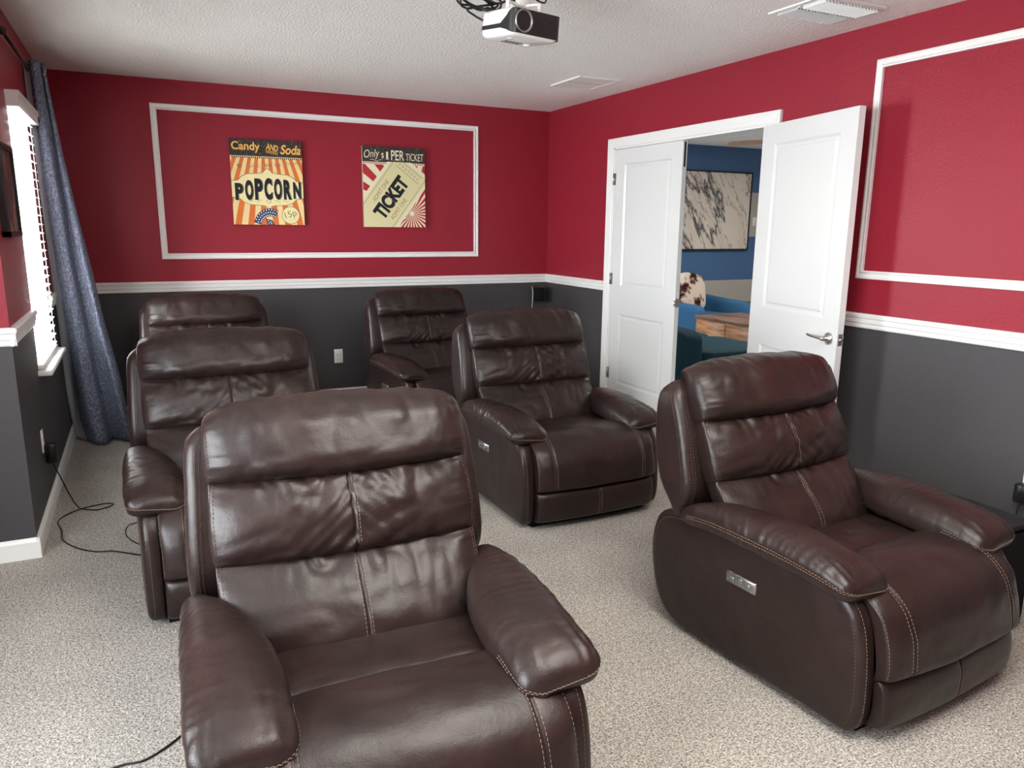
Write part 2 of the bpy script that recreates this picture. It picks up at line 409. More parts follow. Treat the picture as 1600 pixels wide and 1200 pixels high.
# curtain + rod
RX, RZ = -3.862, 2.283
rod = tag(empty('curtain_rod', (RX, -1.3, RZ)), 'dark metal curtain rod above the window', 'curtain rod')
b = MB(); b.cyl((0, -.85, 0), (0, .95, 0), .0085, n=14); b.build('pole', M['plastic_black'], rod)
for y in (-.58, .90):
    b = MB(); b.box((-.027, y-.02, -.045), (-.020, y+.02, .045)); b.cyl((-.025, y, 0), (.0, y, 0), .007, n=10); b.cyl((0, y-.012, 0), (0, y+.012, 0), .017, n=14); b.build('bracket', M['plastic_black'], rod)
b = MB(); b.lathe((0, -.85, 0), (0, -1, 0), [(0, .010), (.004, .016), (.012, .018), (.02, .012), (.04, .020), (.055, .012), (.060, .003)]); b.build('finial', M['plastic_black'], rod)
CT = [(-3.884, -.955), (-3.873, -.950), (-3.860, -.955), (-3.846, -.97), (-3.830, -.965), (-3.815, -.94), (-3.806, -.88), (-3.798, -.90), (-3.792, -.86), (-3.80, -.80), (-3.83, -.76)]
CBm = [(-3.880, -.52), (-3.855, -.55), (-3.822, -.60), (-3.775, -.69), (-3.735, -.73), (-3.695, -.71), (-3.655, -.61), (-3.615, -.66), (-3.560, -.745), (-3.515, -.69), (-3.525, -.56)]
def cur(t, h):
    """t along cloth 0..1, h 0 bottom..1 top"""
    k = [i/(len(CT)-1) for i in range(len(CT))]
    e = (1-h)**1.12
    xt = cinterp(list(zip(k, [p[0] for p in CT])), t); yt = cinterp(list(zip(k, [p[1] for p in CT])), t)
    xb = cinterp(list(zip(k, [p[0] for p in CBm])), t); yb = cinterp(list(zip(k, [p[1] for p in CBm])), t)
    x = lerp(xt, xb, e); y = lerp(yt, yb, e)
    w = .006*nz(t*9, h*3.5, 1.7) + .012*(1-h)*nz(t*6, h*6, 4.4)
    z = lerp(.012, 2.325, h)
    if h < .06: y -= (.06-h)*.6*(.4+.6*nz(t*5, 2, 3)); x += (.06-h)*.35
    return (x + w, y + w*.8, z)
b = MB(); nt, nh = 90, 70
P = [[cur(t/nt, h/nh) for t in range(nt+1)] for h in range(nh+1)]
Q = []
for row in P: Q.append(row)
fs = []; vs = [p for r_ in P for p in r_]
for i in range(nh):
    for j in range(nt):
        fs.append((i*(nt+1)+j, i*(nt+1)+j+1, (i+1)*(nt+1)+j+1, (i+1)*(nt+1)+j))
for f in fs:
    pass
o_ = 0
b.v = vs; b.f = [list(f) for f in fs]; b.sm = [True]*len(fs)
b.m = [1 if (k % nt) < nt*.19 else 0 for k in range(len(fs))]
cu = b.build('curtain', [M['curtain'], M['lining']])
sol = cu.modifiers.new('thick', 'SOLIDIFY'); sol.thickness = .004; sol.offset = 0
tag(cu, 'long slate blue curtain bunched beside the window, hem spread on carpet', 'curtain')
for (gx, gy) in ((-3.853, -.955), (-3.800, -.905)):
    g = MB()
    ring = []
    for i in range(20):
        a = 2*PI*i/20
        ring.append((gx, gy, 0, a))
    pts = [(gx + .022*math.cos(2*PI*i/24)*.9, gy - .006 - .022*math.cos(2*PI*i/24)*.3, RZ + .022*math.sin(2*PI*i/24)) for i in range(25)]
    g.tube(pts, .004, 8, 0, 1); g.build('grommet', M['brushed'], cu)

# ------------------------------------------------------------------ doors
def door_leaf(name, width, label, knob=False):
    """leaf in local coords: hinge at y=0, extends to y=-width, room face at x=0, thickness to +x"""
    TH = .035; b = MB(); hgt = 2.025
    ys = [-.0, -.125, -(width-.125), -width]
    panels = [(.20, .765), (.985, 1.915)]
    def face(x, s):
        # stiles and rails as boxes is wasteful: build flat frame with recessed panels
        P = panels
        zs = [.012, P[0][0], P[0][1], P[1][0], P[1][1], hgt]
        for i in range(5):
            for j in range(3):
                hole = (j == 1 and i in (1, 3))
                y0, y1, z0, z1 = ys[j], ys[j+1], zs[i], zs[i+1]
                if not hole: q = [(x, y0, z0), (x, y1, z0), (x, y1, z1), (x, y0, z1)]; b.add(q, [(0, 1, 2, 3)])
                else:
                    steps = [(0, 0), (.004, .003), (.014, .009), (.026, .009), (.034, .004), (.040, .003)]
                    R = []
                    for ins, d in steps:
                        R.append([(x + s*d, y0-ins, z0+ins), (x + s*d, y1+ins, z0+ins), (x + s*d, y1+ins, z1-ins), (x + s*d, y0-ins, z1-ins)])
                    b.loft(R, 0, False, False)
                    b.add(R[-1], [(0, 1, 2, 3)])
    face(0, 1); face(TH, -1)
    w = width
    b.add([(0,0,.012),(TH,0,.012),(TH,0,hgt),(0,0,hgt)], [(0,1,2,3)]); b.add([(0,-w,.012),(TH,-w,.012),(TH,-w,hgt),(0,-w,hgt)], [(3,2,1,0)])
    b.add([(0,0,hgt),(TH,0,hgt),(TH,-w,hgt),(0,-w,hgt)], [(0,1,2,3)]); b.add([(0,0,.012),(TH,0,.012),(TH,-w,.012),(0,-w,.012)], [(3,2,1,0)])
    o = b.build(name, M['door_white']); tag(o, label, None, None, 'structure')
    return o
d1 = door_leaf('door_1', .822, 'closed white two-panel door leaf of the double doorway')
d1.location = (.003, DY0-.014, 0)
d2 = door_leaf('door_2', .815, 'open white two-panel door leaf with a lever handle')
TH2 = math.radians(11.5)
# the open leaf: its room-side-when-closed face now looks at the wall
d2.location = (-.052, DY1+.018, 0)
d2.rotation_euler = (0, 0, -TH2)
for z in (.274, 1.037, 1.807):
    for dd in (d1,):
        h = MB(); h.cyl((-.007, .004, z-.044), (-.007, .004, z+.044), .0065, n=12); h.box((-.004, -.018, z-.044), (.001, .002, z+.044)); h.build('hinge', M['brushed'], dd)
    h = MB(); h.cyl((.042, .004, z-.044), (.042, .004, z+.044), .0065, n=12); h.box((.030, -.004, z-.044), (.042, .004, z+.044)); h.build('hinge', M['brushed'], d2)
h = MB(); h.box((.010, -.8235, 1.85), (.024, -.821, 2.015)); h.build('flush_bolt', M['plastic_black'], d1)
h = MB(); h.box((.002, -.8245, .885), (.034, -.821, .945)); h.cyl((-.003, -.810, .915), (.006, -.816, .915), .022, n=16); h.build('strike_plate', M['chrome'], d1)
# lever handle
hy, hz = -.752, .885
h = MB(); h.lathe((0, hy, hz), (-1, 0, 0), [(0, .030), (.004, .033), (.010, .031), (.016, .022), (.020, .014), (.045, .012), (.050, .009)]); h.lathe((.035, hy, hz), (1, 0, 0), [(0, .030), (.004, .033), (.010, .031), (.016, .022), (.020, .014), (.045, .012), (.050, .009)])
hn = h.build('door_handle', M['chrome'], d2)
h = MB(); h.tube([(-.046, hy, hz), (-.050, hy+.03, hz+.002), (-.052, hy+.07, hz+.004), (-.050, hy+.112, hz+.008)], .0075, 10); h.build('lever', M['chrome'], hn)
h = MB(); h.tube([(.081, hy, hz), (.085, hy+.03, hz+.002), (.087, hy+.07, hz+.004), (.085, hy+.112, hz+.008)], .0075, 10); h.build('lever', M['chrome'], hn)
h = MB(); h.box((.006, -.817, hz-.03), (.030, -.814, hz+.03)); h.cyl((.018, -.815, hz), (.018, -.825, hz), .008, n=12); h.build('latch_plate', M['chrome'], d2)

# ------------------------------------------------------------------ recliner
LE, TR_ = 0, 1
def wrinkle(p, amp, sx, sy, sz, seed):
    n = nz(p[0]*sx+seed, p[1]*sy+seed*1.7, p[2]*sz-seed)
    n2 = nz(p[0]*sx*2.3-seed, p[1]*sy*2.3, p[2]*sz*2.3+seed*2)
    r = 1-abs(n)*2.2
    return amp*(.65*r + .35*n2)
def ts(n, clusters=()):
    t = set(round(-1+2*i/n, 6) for i in range(n+1))
    for c, w in clusters:
        for k in (-2, -1, -.5, 0, .5, 1, 2): t.add(round(c+k*w, 6))
    # denser toward the edges
    for e in (.93, .955, .972, .985, .994): t.add(e); t.add(-e)
    return sorted(t)
def groove(x, c, w, d): return -d*math.exp(-((x-c)/w)**2)

BY = [(-.30, .075), (0, .035), (.5, .083), (1, .148), (1.5, .188), (2, .228), (2.5, .262), (2.85, .292), (3.1, .330), (3.35, .372), (3.6, .405)]
BZ = [(-.30, .350), (0, .385), (.5, .485), (1, .590), (1.5, .689), (2, .786), (2.5, .868), (2.85, .914), (3.1, .936), (3.35, .932), (3.6, .900)]
BWd = [(-.30, .285), (0, .305), (.4, .332), (1, .347), (2, .348), (2.6, .350), (2.9, .348), (3.1, .340), (3.35, .326), (3.6, .300)]
BC = [(-.3, .03), (0, .042), (1, .036), (2, .050), (2.6, .040), (3.1, .028), (3.6, .018)]
def bpath(s): return cinterp(BY, s), cinterp(BZ, s)
def bnorm(s):
    y0, z0 = bpath(s-.08); y1, z1 = bpath(s+.08); dy, dz = y1-y0, z1-z0; l = math.hypot(dy, dz) or 1
    return -dz/l, dy/l
def fold(a, c, e): return abs(nz(a, c, e))*1.6 - .35
def lobe_q(s):
    if s < 2:
        tau = (s+.30)/1.30 if s < 1 else s-1
        tau = min(max(tau, 0), 1)
        if tau < .36: q = max(1-((.36-tau)/.36)**2.3, 0)**.5
        else: q = max(math.cos(PI/2*(tau-.36)/.64), 0)**.8
        return (.040 if s < 1 else .038)*q, q
    q = max(1-max(0, (2.3-s)/.3)**2.3, 0)**.5
    k = interp([(2.3, 1), (2.7, .93), (2.95, .66), (3.1, .44), (3.3, .26), (3.6, 0)], s)
    return .050*q*k, q if s < 2.6 else max(k, .15)
def back_f(t, s, detail=True):
    y, z = bpath(s); ny, nzz = bnorm(s)
    w = cinterp(BWd, s)
    lobe, sn = lobe_q(s)
    at = min(abs(t), 1)
    edge = max(1-at**8, 0)**.5
    bul = cinterp(BC, s)*(1-at*at) + lobe*edge
    x = t*(w + .008*sn)
    drop = -.018*(1-at*at) if s < 2.4 else -.018*(1-at*at)*max(0, 1-(s-2.4)/.5)
    if detail:
        if s < 1: bul += groove(x, 0, .0040, .0035)
        elif s < 2: bul += groove(x, 0, .0055, .005)
        near = 1-sn if s < 2.6 else .45
        wx = nz(x*4, z*4, 1.3); ks = int(max(s, 0))
        bul += edge*(.12+.88*near)*.0095*fold(x*19 + wx*1.5, s*1.6 + wx, 2.3 + 3*ks)
        bul += edge*.0085*fold(x*6.5 + z*9 + wx, z*13 - x*5, 7.7)*(1.0 if s < 2 else .6)
        bul += edge*.006*nz(x*5.2, z*7, 3.9)
        if 1 <= s < 2: bul += edge*.010*math.exp(-(x/.13)**2)*fold(x*24 + (s-1)*5*math.copysign(1, x), (s-1)*1.6, 9.4)
        k = math.exp(-((1-at)/.17)**2)
        bul += .0085*k*edge*fold(x*5, s*13, 3.3 + (9 if t > 0 else 0))
    return (x, y + ny*bul, z + nzz*bul + drop)
def make_back(parent):
    b = MB(); T_ = ts(96, ((0, .010),)); S = []
    for lo, hi in ((-.30, 1), (1, 2), (2, 3.6)):
        n = 34 if hi < 3 else 54
        for i in range(n+1):
            q = i/n; q = .5-.5*math.cos(PI*q) if True else q
            v = lo+(hi-lo)*q
            if not S or abs(v-S[-1]) > 1e-5: S.append(v)
    P = []
    for s in S:
        row = [Vector(back_f(t, s)) for t in T_]
        y, z = bpath(s); ny, nn = bnorm(s)
        dep = .085 if s < 3 else .085*max(.15, 1-(s-3)/.7)
        l, r = row[0], row[-1]
        def off(p, k, ins): return Vector((p.x - math.copysign(ins, p.x), p.y - ny*k, p.z - nn*k))
        full = [off(l, dep, .03), off(l, dep*.6, .004), off(l, dep*.2, -.003)] + row + [off(r, dep*.2, -.003), off(r, dep*.6, .004), off(r, dep, .03)]
        P.append([tuple(p) for p in full])
    b.loft(P, 0, True, True)
    # stitching
    def line(t_of_s, s0, s1, n=40, mi=1):
        pts, nr = [], []
        for i in range(n+1):
            s = s0+(s1-s0)*i/n; w = cinterp(BWd, s)
            t = t_of_s(s, w); pts.append(back_f(t, s)); nr.append(-surf_normal(lambda a, c: back_f(a, c, False), t, s)*-1)
        # orient outward (towards the front)
        nr = [n_ if n_.y < 0 or n_.z > .6 else -n_ for n_ in nr]
        b.stitch(pts, nr, mi)
    for dx in (-.009, .009): line(lambda s, w: dx/w, .04, .93)
    line(lambda s, w: .012/w, 1.12, 1.93)
    for sg in (-1, 1):
        line(lambda s, w: sg*.988, .15, 3.1, 90, 2)
        line(lambda s, w: sg*.965, .15, 2.9, 90, 2)
    o = b.build('backrest', [M['leather'], M['thread'], M['thread_dark']], parent)
    return o
# back shell with side wings
SF = [(.40, .275), (.44, .262), (.48, .236), (.54, .218), (.60, .224), (.75, .268), (.87, .318), (.905, .342)]
SR = [(.40, .300), (.46, .310), (.54, .372), (.64, .408), (.75, .424), (.86, .420), (.905, .395)]
SX = [(.40, .378), (.46, .408), (.60, .411), (.75, .404), (.86, .395), (.905, .370)]
def make_shell(parent):
    b = MB(); R = []; zs = [.40, .41, .43] + [.46+.03*i for i in range(13)] + [.84, .86, .875, .888, .897, .903, .905]
    def ring(z, shrink=0):
        yf, yr, xo = cinterp(SF, z)+shrink, cinterp(SR, z)-shrink, cinterp(SX, z)-shrink
        r = min(.030, (yr-yf)*.38); pts = []
        for (cx, cy, a0) in ((xo-r, yf+r, -90), (xo-r, yr-r, 0), (-xo+r, yr-r, 90), (-xo+r, yf+r, 180)):
            for k in range(9):
                a = math.radians(a0+90*k/8); pts.append((cx+r*math.cos(a), cy+r*math.sin(a), z))
        return pts
    for z in zs:
        sh = 0
        if z > .86: q = (z-.86)/.045; sh = .022*(1-math.sqrt(max(0, 1-q*q)))
        R.append(ring(z, sh))
    b.loft(R, 0, True, True)
    for sg in (-1, 1):
        for (dx, dy, nx, ny) in ((-.004, .018, 1, -.25), (-.026, -.0005, .15, -1), (-.036, -.0005, .1, -1), (-.0005, .032, 1, 0)):
            pts, nr = [], []
            for i in range(50):
                z = .455+.43*i/49
                pts.append((sg*(cinterp(SX, z)+dx*1.0), cinterp(SF, z)+dy, z)); nr.append((sg*nx, ny, 0))
            b.stitch(pts, nr)
        # rear edge row
        pts = [(sg*(cinterp(SX, z)-.003), cinterp(SR, z)-.016, z) for z in [.47+.40*i/40 for i in range(41)]]
        b.stitch(pts, [(sg, .3, 0)]*len(pts))
    return b.build('back_shell', [M['leather'], M['thread_dark']], parent)
# side panels
SP = [(-.425, .020), (-.457, .030), (-.477, .062), (-.485, .12), (-.482, .22), (-.473, .30), (-.458, .36), (-.432, .405), (-.39, .435), (-.32, .452), (-.15, .462), (.10, .462), (.25, .452), (.33, .438), (.375, .412), (.398, .37), (.412, .31), (.412, .25), (.398, .17), (.375, .105), (.345, .062), (.300, .030), (.25, .020), (.1, .020), (-.1, .020), (-.3, .020)]
def smooth_poly(P, n):
    out = []; m = len(P)
    for i in range(m):
        p0, p1, p2, p3 = (Vector((*P[(i+k) % m], 0)) for k in (-1, 0, 1, 2))
        for k in range(n):
            t = k/n
            q = .5*((2*p1)+(p2-p0)*t+(2*p0-5*p1+4*p2-p3)*t*t+(3*p1-p0-3*p2+p3)*t**3); out.append((q.x, q.y))
    return out
def resample(P, n):
    L = [0.0]; Q = P + [P[0]]
    for a, c in zip(Q, Q[1:]): L.append(L[-1] + math.hypot(c[0]-a[0], c[1]-a[1]))
    out = []; j = 0
    for i in range(n):
        t = L[-1]*i/n
        while L[j+1] < t: j += 1
        f = (t-L[j])/(L[j+1]-L[j]); out.append((lerp(Q[j][0], Q[j+1][0], f), lerp(Q[j][1], Q[j+1][1], f)))
    return out
def inset(P, d):
    m = len(P); out = []
    for i in range(m):
        a, c, e = Vector(P[i-2]), Vector(P[i]), Vector(P[(i+2) % m])
        tn = (e-a).normalized(); n = Vector((-tn.y, tn.x)); out.append(tuple(c+n*d))
    for _ in range(int(d/.004)):
        out = [tuple((Vector(out[i-1])+2*Vector(out[i])+Vector(out[(i+1) % m]))/4) for i in range(m)]
    return out
def make_side(parent, sg):
    b = MB(); P = resample(smooth_poly(SP, 4), 130)
    area = sum(P[i-1][0]*P[i][1]-P[i][0]*P[i-1][1] for i in range(len(P)))
    if area < 0: P = P[::-1]
    r = .024; R = []
    xi = .338
    R.append([(sg*xi, y, z) for y, z in inset(P, .004)])
    R.append([(sg*(xi+.006), y, z) for y, z in P])
    for k in range(7):
        a = math.radians(90*k/6); q = inset(P, r*(1-math.cos(a)))
        R.append([(sg*(.398-r+r*math.sin(a)), y, z) for y, z in q])
    cy, cz = -.03, .25
    q = inset(P, r); 
    for f, x in ((.9, .4015), (.7, .4045), (.4, .406), (.05, .4065)):
        R.append([(sg*(x + .0018*nz(y*5, z*9, sg*3+1)), cy+(y-cy)*f, cz+(z-cz)*f) for y, z in q])
    if sg < 0: pass
    b.loft(R, 0, True, True)
    # front edge seams
    def seam(ins, x, lo, hi, nx):
        q = inset(P, ins); pts = [(sg*x, y, z) for y, z in q]
        # order front part only
        f = [p for p in pts if p[1] < -.25]
        f.sort(key=lambda p: (p[2] if p[1] < -.44 else 1+p[1]))
        f = [p for p in f if p[2] > lo]
        b.stitch(f, [(sg*nx, -1 if nx < .9 else -.2, .2)]*len(f))
    seam(.010, .3905, .04, 1, .8); seam(.020, .3965, .04, 1, 1)
    seam(.0005, .374, .04, 1, .1)
    q = inset(P, .024); rr = [(sg*.3985, y, z) for y, z in q if y > .20 and z > .10]
    rr.sort(key=lambda p: p[2]); b.stitch(rr, [(sg, .2, .1)]*len(rr))
    return b.build('side_panel', [M['leather'], M['thread']], parent)
# arm pads
AC = [(-.455, .338), (-.35, .337), (-.2, .338), (-.05, .350), (.08, .372), (.17, .390), (.26, .398)]
AA = [(-.455, .104), (-.35, .106), (-.2, .106), (-.05, .094), (.08, .066), (.17, .044), (.26, .026)]
AZ = [(-.455, .456), (-.35, .471), (-.2, .480), (-.05, .482), (.08, .478), (.17, .468), (.26, .450)]
AT = [(-.455, .034), (-.35, .052), (-.2, .064), (-.05, .066), (.08, .060), (.17, .048), (.26, .030)]
AB = [(-.455, .044), (-.35, .050), (-.2, .050), (-.05, .046), (.08, .042), (.17, .038), (.26, .03)]
def arm_f(phi, y, sg, detail=True):
    f = 1.0
    if y < -.395: q = min((-.395-y)/.055, 1); f = max(1-q**2.8, 0)**.45
    if y > .17: q = min((y-.17)/.09, 1); f = max(1-q**2.2, 0)**.5
    c, s = math.cos(phi), math.sin(phi)
    a = cinterp(AA, y)*(.35+.65*f if y < 0 else f); xc = cinterp(AC, y); zc = cinterp(AZ, y)
    ht, hb = cinterp(AT, y)*f, cinterp(AB, y)*f
    x = xc + a*spow(c, .50 if c > 0 else .62)
    z = zc + (ht*spow(s, .72) if s >= 0 else hb*spow(s, .55))
    u = (x-xc)/max(a, 1e-4)
    z += -.020*max(0, -u)**1.6*(1 if s > 0 else 1.1) - .006*max(0, u)**2*(s > 0)
    if s < .10 and c > -.2: x = xc + (x-xc)*(.985 - .03*min(1, (.10-s)/.3))
    if detail:
        wx = nz(x*7, y*5, 2+sg)
        d = .0060*fold(y*31 + 1.8*wx + x*6, x*5 + wx, sg*5+1)*f*(.30 + .70*max(0, c))
        d += .0075*min(1, max(0, -y-.24)/.12)*fold(x*34 + wx*1.5, y*5, 4+sg)*f
        d += .006*nz(x*6, y*6+3*sg, z*6)*f
        if s > .05: x += d*c*.6; z += d*s
        else: x += d*c*.4
    return (sg*x, y, z)
def make_arm(parent, sg):
    b = MB(); n = 84; ys = []
    for i in range(11): ys.append(-.4495+.0545*(1-math.cos(PI/2*i/10)))
    ys = sorted(set([round(v, 5) for v in ys] + [round(-.395+.565*i/90, 5) for i in range(91)] + [round(.17+.0895*math.sin(PI/2*i/10), 5) for i in range(11)]))
    R = [[arm_f(2*PI*j/n, y, sg) for j in range(n)] for y in ys]
    b.loft(R, 0, True, True)
    for ph in (math.radians(7), math.radians(1)):
        pts, nr = [], []
        for y in reversed([v for v in ys if v < .2]):
            pts.append(arm_f(ph, y, sg)); nr.append((sg, -.05, -.1))
        tail = [v for v in ys if v < -.30]
        for y in tail[1:]:
            pts.append(arm_f(PI-ph, y, sg)); nr.append((-sg*.9, -.2, -.1))
        for i, p in enumerate(pts):
            if p[1] < -.40: nr[i] = (nr[i][0]*.5, -1, -.1)
        b.stitch(pts, nr)
    return b.build('armrest', [M['leather'], M['thread']], parent)
# seat
def seat_f(t, s, detail=True):
    K = [(0, .20, .360), (.2, .05, .398), (.5, -.08, .410), (.8, -.17, .416), (.93, -.205, .412), (1.0, -.222, .400)]
    y = cinterp([(k[0], k[1]) for k in K], s); z = cinterp([(k[0], k[2]) for k in K], s)
    at = min(abs(t), 1); x = t*.344
    z += .016*(1-at*at)*math.sin(PI*min(max(s, 0), 1))**.4
    z -= .012*at**8
    if detail: z += .004*nz(x*7, y*9, 1.1) + .004*fold(x*9+y*4, y*14-x*3, 5.1)
    return (x, y, z)
FP = [(0, -.212, .388), (.04, -.214, .410), (.09, -.228, .427), (.2, -.275, .440), (.35, -.345, .447), (.46, -.405, .443), (.56, -.458, .422), (.64, -.495, .388), (.73, -.522, .335), (.83, -.537, .270), (.92, -.541, .222), (.97, -.530, .203), (1.0, -.500, .198)]
def foot_f(t, s, detail=True):
    y = cinterp([(k[0], k[1]) for k in FP], s); z = cinterp([(k[0], k[2]) for k in FP], s)
    at = min(abs(t), 1); hwid = .336 if s > .5 else .336
    x = t*hwid
    e = max(1-at**9, 0)**.5
    up = min(1, max(0, (.75-s)/.3)); 
    z += (.012*(1-at*at) - .022*(1-e))*up
    y -= (.016*(1-at*at) - .026*(1-e))*(1-up)
    if detail:
        for c in (-.252, .252):
            g = groove(x, c, .005, .0045); z += g*up; y -= g*(1-up)
        g = .004*nz(x*6, s*5, 9.1) + .004*fold(x*7+s*4, s*8-x*4, 6.6); z += g*up; y -= g*(1-up)
    return (x, y, z)
def kick_f(t, s, detail=True):
    K = [(0, -.488, .196), (.06, -.512, .192), (.2, -.528, .170), (.5, -.535, .115), (.8, -.528, .062), (.94, -.510, .044), (1, -.485, .042)]
    y = cinterp([(k[0], k[1]) for k in K], s); z = cinterp([(k[0], k[2]) for k in K], s)
    at = min(abs(t), 1); x = t*.334; e = max(1-at**9, 0)**.5
    y -= .012*(1-at*at) - .022*(1-e)
    if detail: y -= groove(x, 0, .005, .004) + .002*nz(x*8, s*4, 2.2)
    return (x, y, z)
def make_sheet(name, f, parent, ns, clusters, seams, back):
    b = MB(); T_ = ts(34, clusters)
    P = [[f(t, i/ns) for t in T_] for i in range(ns+1)]
    b.grid(P)
    # close behind: an inner offset layer
    Q = [[tuple(Vector(p)+Vector(back)) for p in row] for row in P]
    edge_a = [[P[i][0], Q[i][0]] for i in range(ns+1)]; edge_b = [[P[i][-1], Q[i][-1]] for i in range(ns+1)]
    b.grid(edge_a); b.grid(edge_b); b.grid([P[0], Q[0]]); b.grid([P[-1], Q[-1]])
    for t, s0, s1 in seams:
        pts, nr = [], []
        for i in range(41):
            s = s0+(s1-s0)*i/40; pts.append(f(t, s)); n = surf_normal(lambda a, c: f(a, c, False), t, s)
            if n.z*.6 - n.y < 0: n = -n
            nr.append(n)
        b.stitch(pts, nr)
    return b.build(name, [M['leather'], M['thread']], parent)
def make_recliner():
    root = empty('recliner')
    b = MB(); b.box((-.33, -.44, .0), (.33, .30, .20)); b.box((-.32, .0, .15), (.32, .33, .45)); b.box((-.365, .22, .40), (.365, .30, .465), 0, .02); b.build('base_frame', M['frame_black'], root)
    for sg in (-1, 1): make_side(root, sg)
    make_back(root); make_shell(root)
    make_sheet('seat_cushion', seat_f, root, 30, (), [], (0, 0, -.05))
    q = .252/.336
    make_sheet('footrest', foot_f, root, 60, ((q, .012), (-q, .012)), [(sg*q+d, .06, .93) for sg in (-1, 1) for d in (-.024, .024)] + [(-.992, .5, .95), (.992, .5, .95)], (0, .03, -.02))
    make_sheet('kick_panel', kick_f, root, 24, ((0, .012),), [(-.024, .1, .9), (.024, .1, .9)], (0, .03, 0))
    for sg in (-1, 1): make_arm(root, sg)
    b = MB(); b.box((-.4115, -.105, .298), (-.398, .020, .338), 0, .004); cp = b.build('control_panel', M['brushed'], root)
    for i, y in enumerate((-.075, -.042, -.008)):
        h = MB(); h.box((-.4150, y-.011, .306 if i != 1 else .312), (-.4105, y+.011, .324 if i != 1 else .330), 0, .003); h.build('button', M['button'], cp)
    return root
proto = make_recliner()
CH = [(-2.936, -4.444, -.031, 'nearest brown leather recliner, closest to the viewer, a thin cord beside it'),
      (-3.072, -2.929, .012, 'brown leather recliner directly behind the nearest recliner, beside the window wall'),
      (-3.015, -1.06, .016, 'brown leather recliner by the back wall near the curtain, only its headrest showing'),
      (-1.447, -2.693, .006, 'brown leather recliner in front of the closed white door, middle of its column'),
      (-1.493, -1.052, .057, 'brown leather recliner by the back wall near the small black corner speaker'),
      (-1.318, -4.422, .074, 'brown leather recliner in front of the open white door, its outer side facing us')]
for i, (x, y, r_, lb) in enumerate(CH):
    o = proto if i == 0 else dup(proto, (x, y, 0), r_)
    o.location = (x, y, 0); o.rotation_euler = (0, 0, r_)
    tag(o, lb, 'recliner', 'leather recliners in two columns')

# ------------------------------------------------------------------ text helper
def text_polys(txt, size=1, bold=0.0, shear=0.0):
    cu = bpy.data.curves.new('tmp', 'FONT'); cu.body = txt; cu.size = size; cu.offset = bold; cu.shear = shear; cu.fill_mode = 'FRONT'; cu.resolution_u = 4
    ob = bpy.data.objects.new('tmp', cu); COL.objects.link(ob)
    dg = bpy.context.evaluated_depsgraph_get(); dg.update()
    me = bpy.data.meshes.new_from_object(ob.evaluated_get(dg))
    vs = [(v.co.x, v.co.y) for v in me.vertices]; fs = [list(p.vertices) for p in me.polygons]
    bpy.data.objects.remove(ob); bpy.data.curves.remove(cu); bpy.data.meshes.remove(me)
    return vs, fs
class Art:
    """flat print in local x (right) / z (up), front toward -y; layered"""
    def __init__(s, depth): s.b = MB(); s.d = depth; s.k = 0; s.mats = []
    def mi(s, m):
        if m not in s.mats: s.mats.append(m)
        return s.mats.index(m)
    def layer(s): s.k += 1
    def poly(s, P, m):
        y = -s.d - .00025*s.k
        s.b.add([(x, y, z) for x, z in P], [tuple(range(len(P)))], s.mi(m))
    def quad(s, x0, z0, x1, z1, m): s.poly([(x0, z0), (x1, z0), (x1, z1), (x0, z1)], m)
    def text(s, txt, m, box, bold=0.0, shear=0.0, rot=0, fn=None):
        """fit text into box (cx, cz, w, h), rotated by rot degrees"""
        vs, fs = text_polys(txt, 1, bold, shear)
        if not vs: return
        x0 = min(v[0] for v in vs); x1 = max(v[0] for v in vs); y0 = min(v[1] for v in vs); y1 = max(v[1] for v in vs)
        cx, cz, w, h = box; a = math.radians(rot); y = -s.d - .00025*s.k; out = []
        for vx, vy in vs:
            u = (vx-x0)/(x1-x0); v = (vy-y0)/(y1-y0)
            if fn: u, v = fn(u, v)
            px, pz = (u-.5)*w, (v-.5)*h
            out.append((cx+px*math.cos(a)-pz*math.sin(a), y, cz+px*math.sin(a)+pz*math.cos(a)))
        s.b.add(out, fs, s.mi(m))
    def line(s, P, w, m):
        for (x0, z0), (x1, z1) in zip(P, P[1:]):
            d = Vector((x1-x0, z1-z0)); 
            if d.length < 1e-6: continue
            n = Vector((-d.y, d.x)).normalized()*w/2; e = d.normalized()*w*.3
            s.poly([(x0+n.x-e.x, z0+n.y-e.y), (x0-n.x-e.x, z0-n.y-e.y), (x1-n.x+e.x, z1-n.y+e.y), (x1+n.x+e.x, z1+n.y+e.y)], m)
    def build(s, parent, name='printed_face'): return s.b.build(name, s.mats, parent)
def clip(P, x0, z0, x1, z1):
    def cl(P, f, g):
        out = []
        for i in range(len(P)):
            a, c = P[i-1], P[i]
            if f(c):
                if not f(a): out.append(g(a, c))
                out.append(c)
            elif f(a): out.append(g(a, c))
        return out
    def ix(v): return lambda a, c: (v, a[1]+(c[1]-a[1])*(v-a[0])/(c[0]-a[0]))
    def iz(v): return lambda a, c: (a[0]+(c[0]-a[0])*(v-a[1])/(c[1]-a[1]), v)
    P = cl(P, lambda p: p[0] >= x0-1e-9, ix(x0)); P = P and cl(P, lambda p: p[0] <= x1+1e-9, ix(x1))
    P = P and cl(P, lambda p: p[1] >= z0-1e-9, iz(z0)); P = P and cl(P, lambda p: p[1] <= z1+1e-9, iz(z1))
    return P
def sign_box(w, h, d, root, edge):
    b = MB(); b.box((-w/2, -d, 0), (w/2, 0, h), 0, .002); return b.build('canvas_block', edge, root)

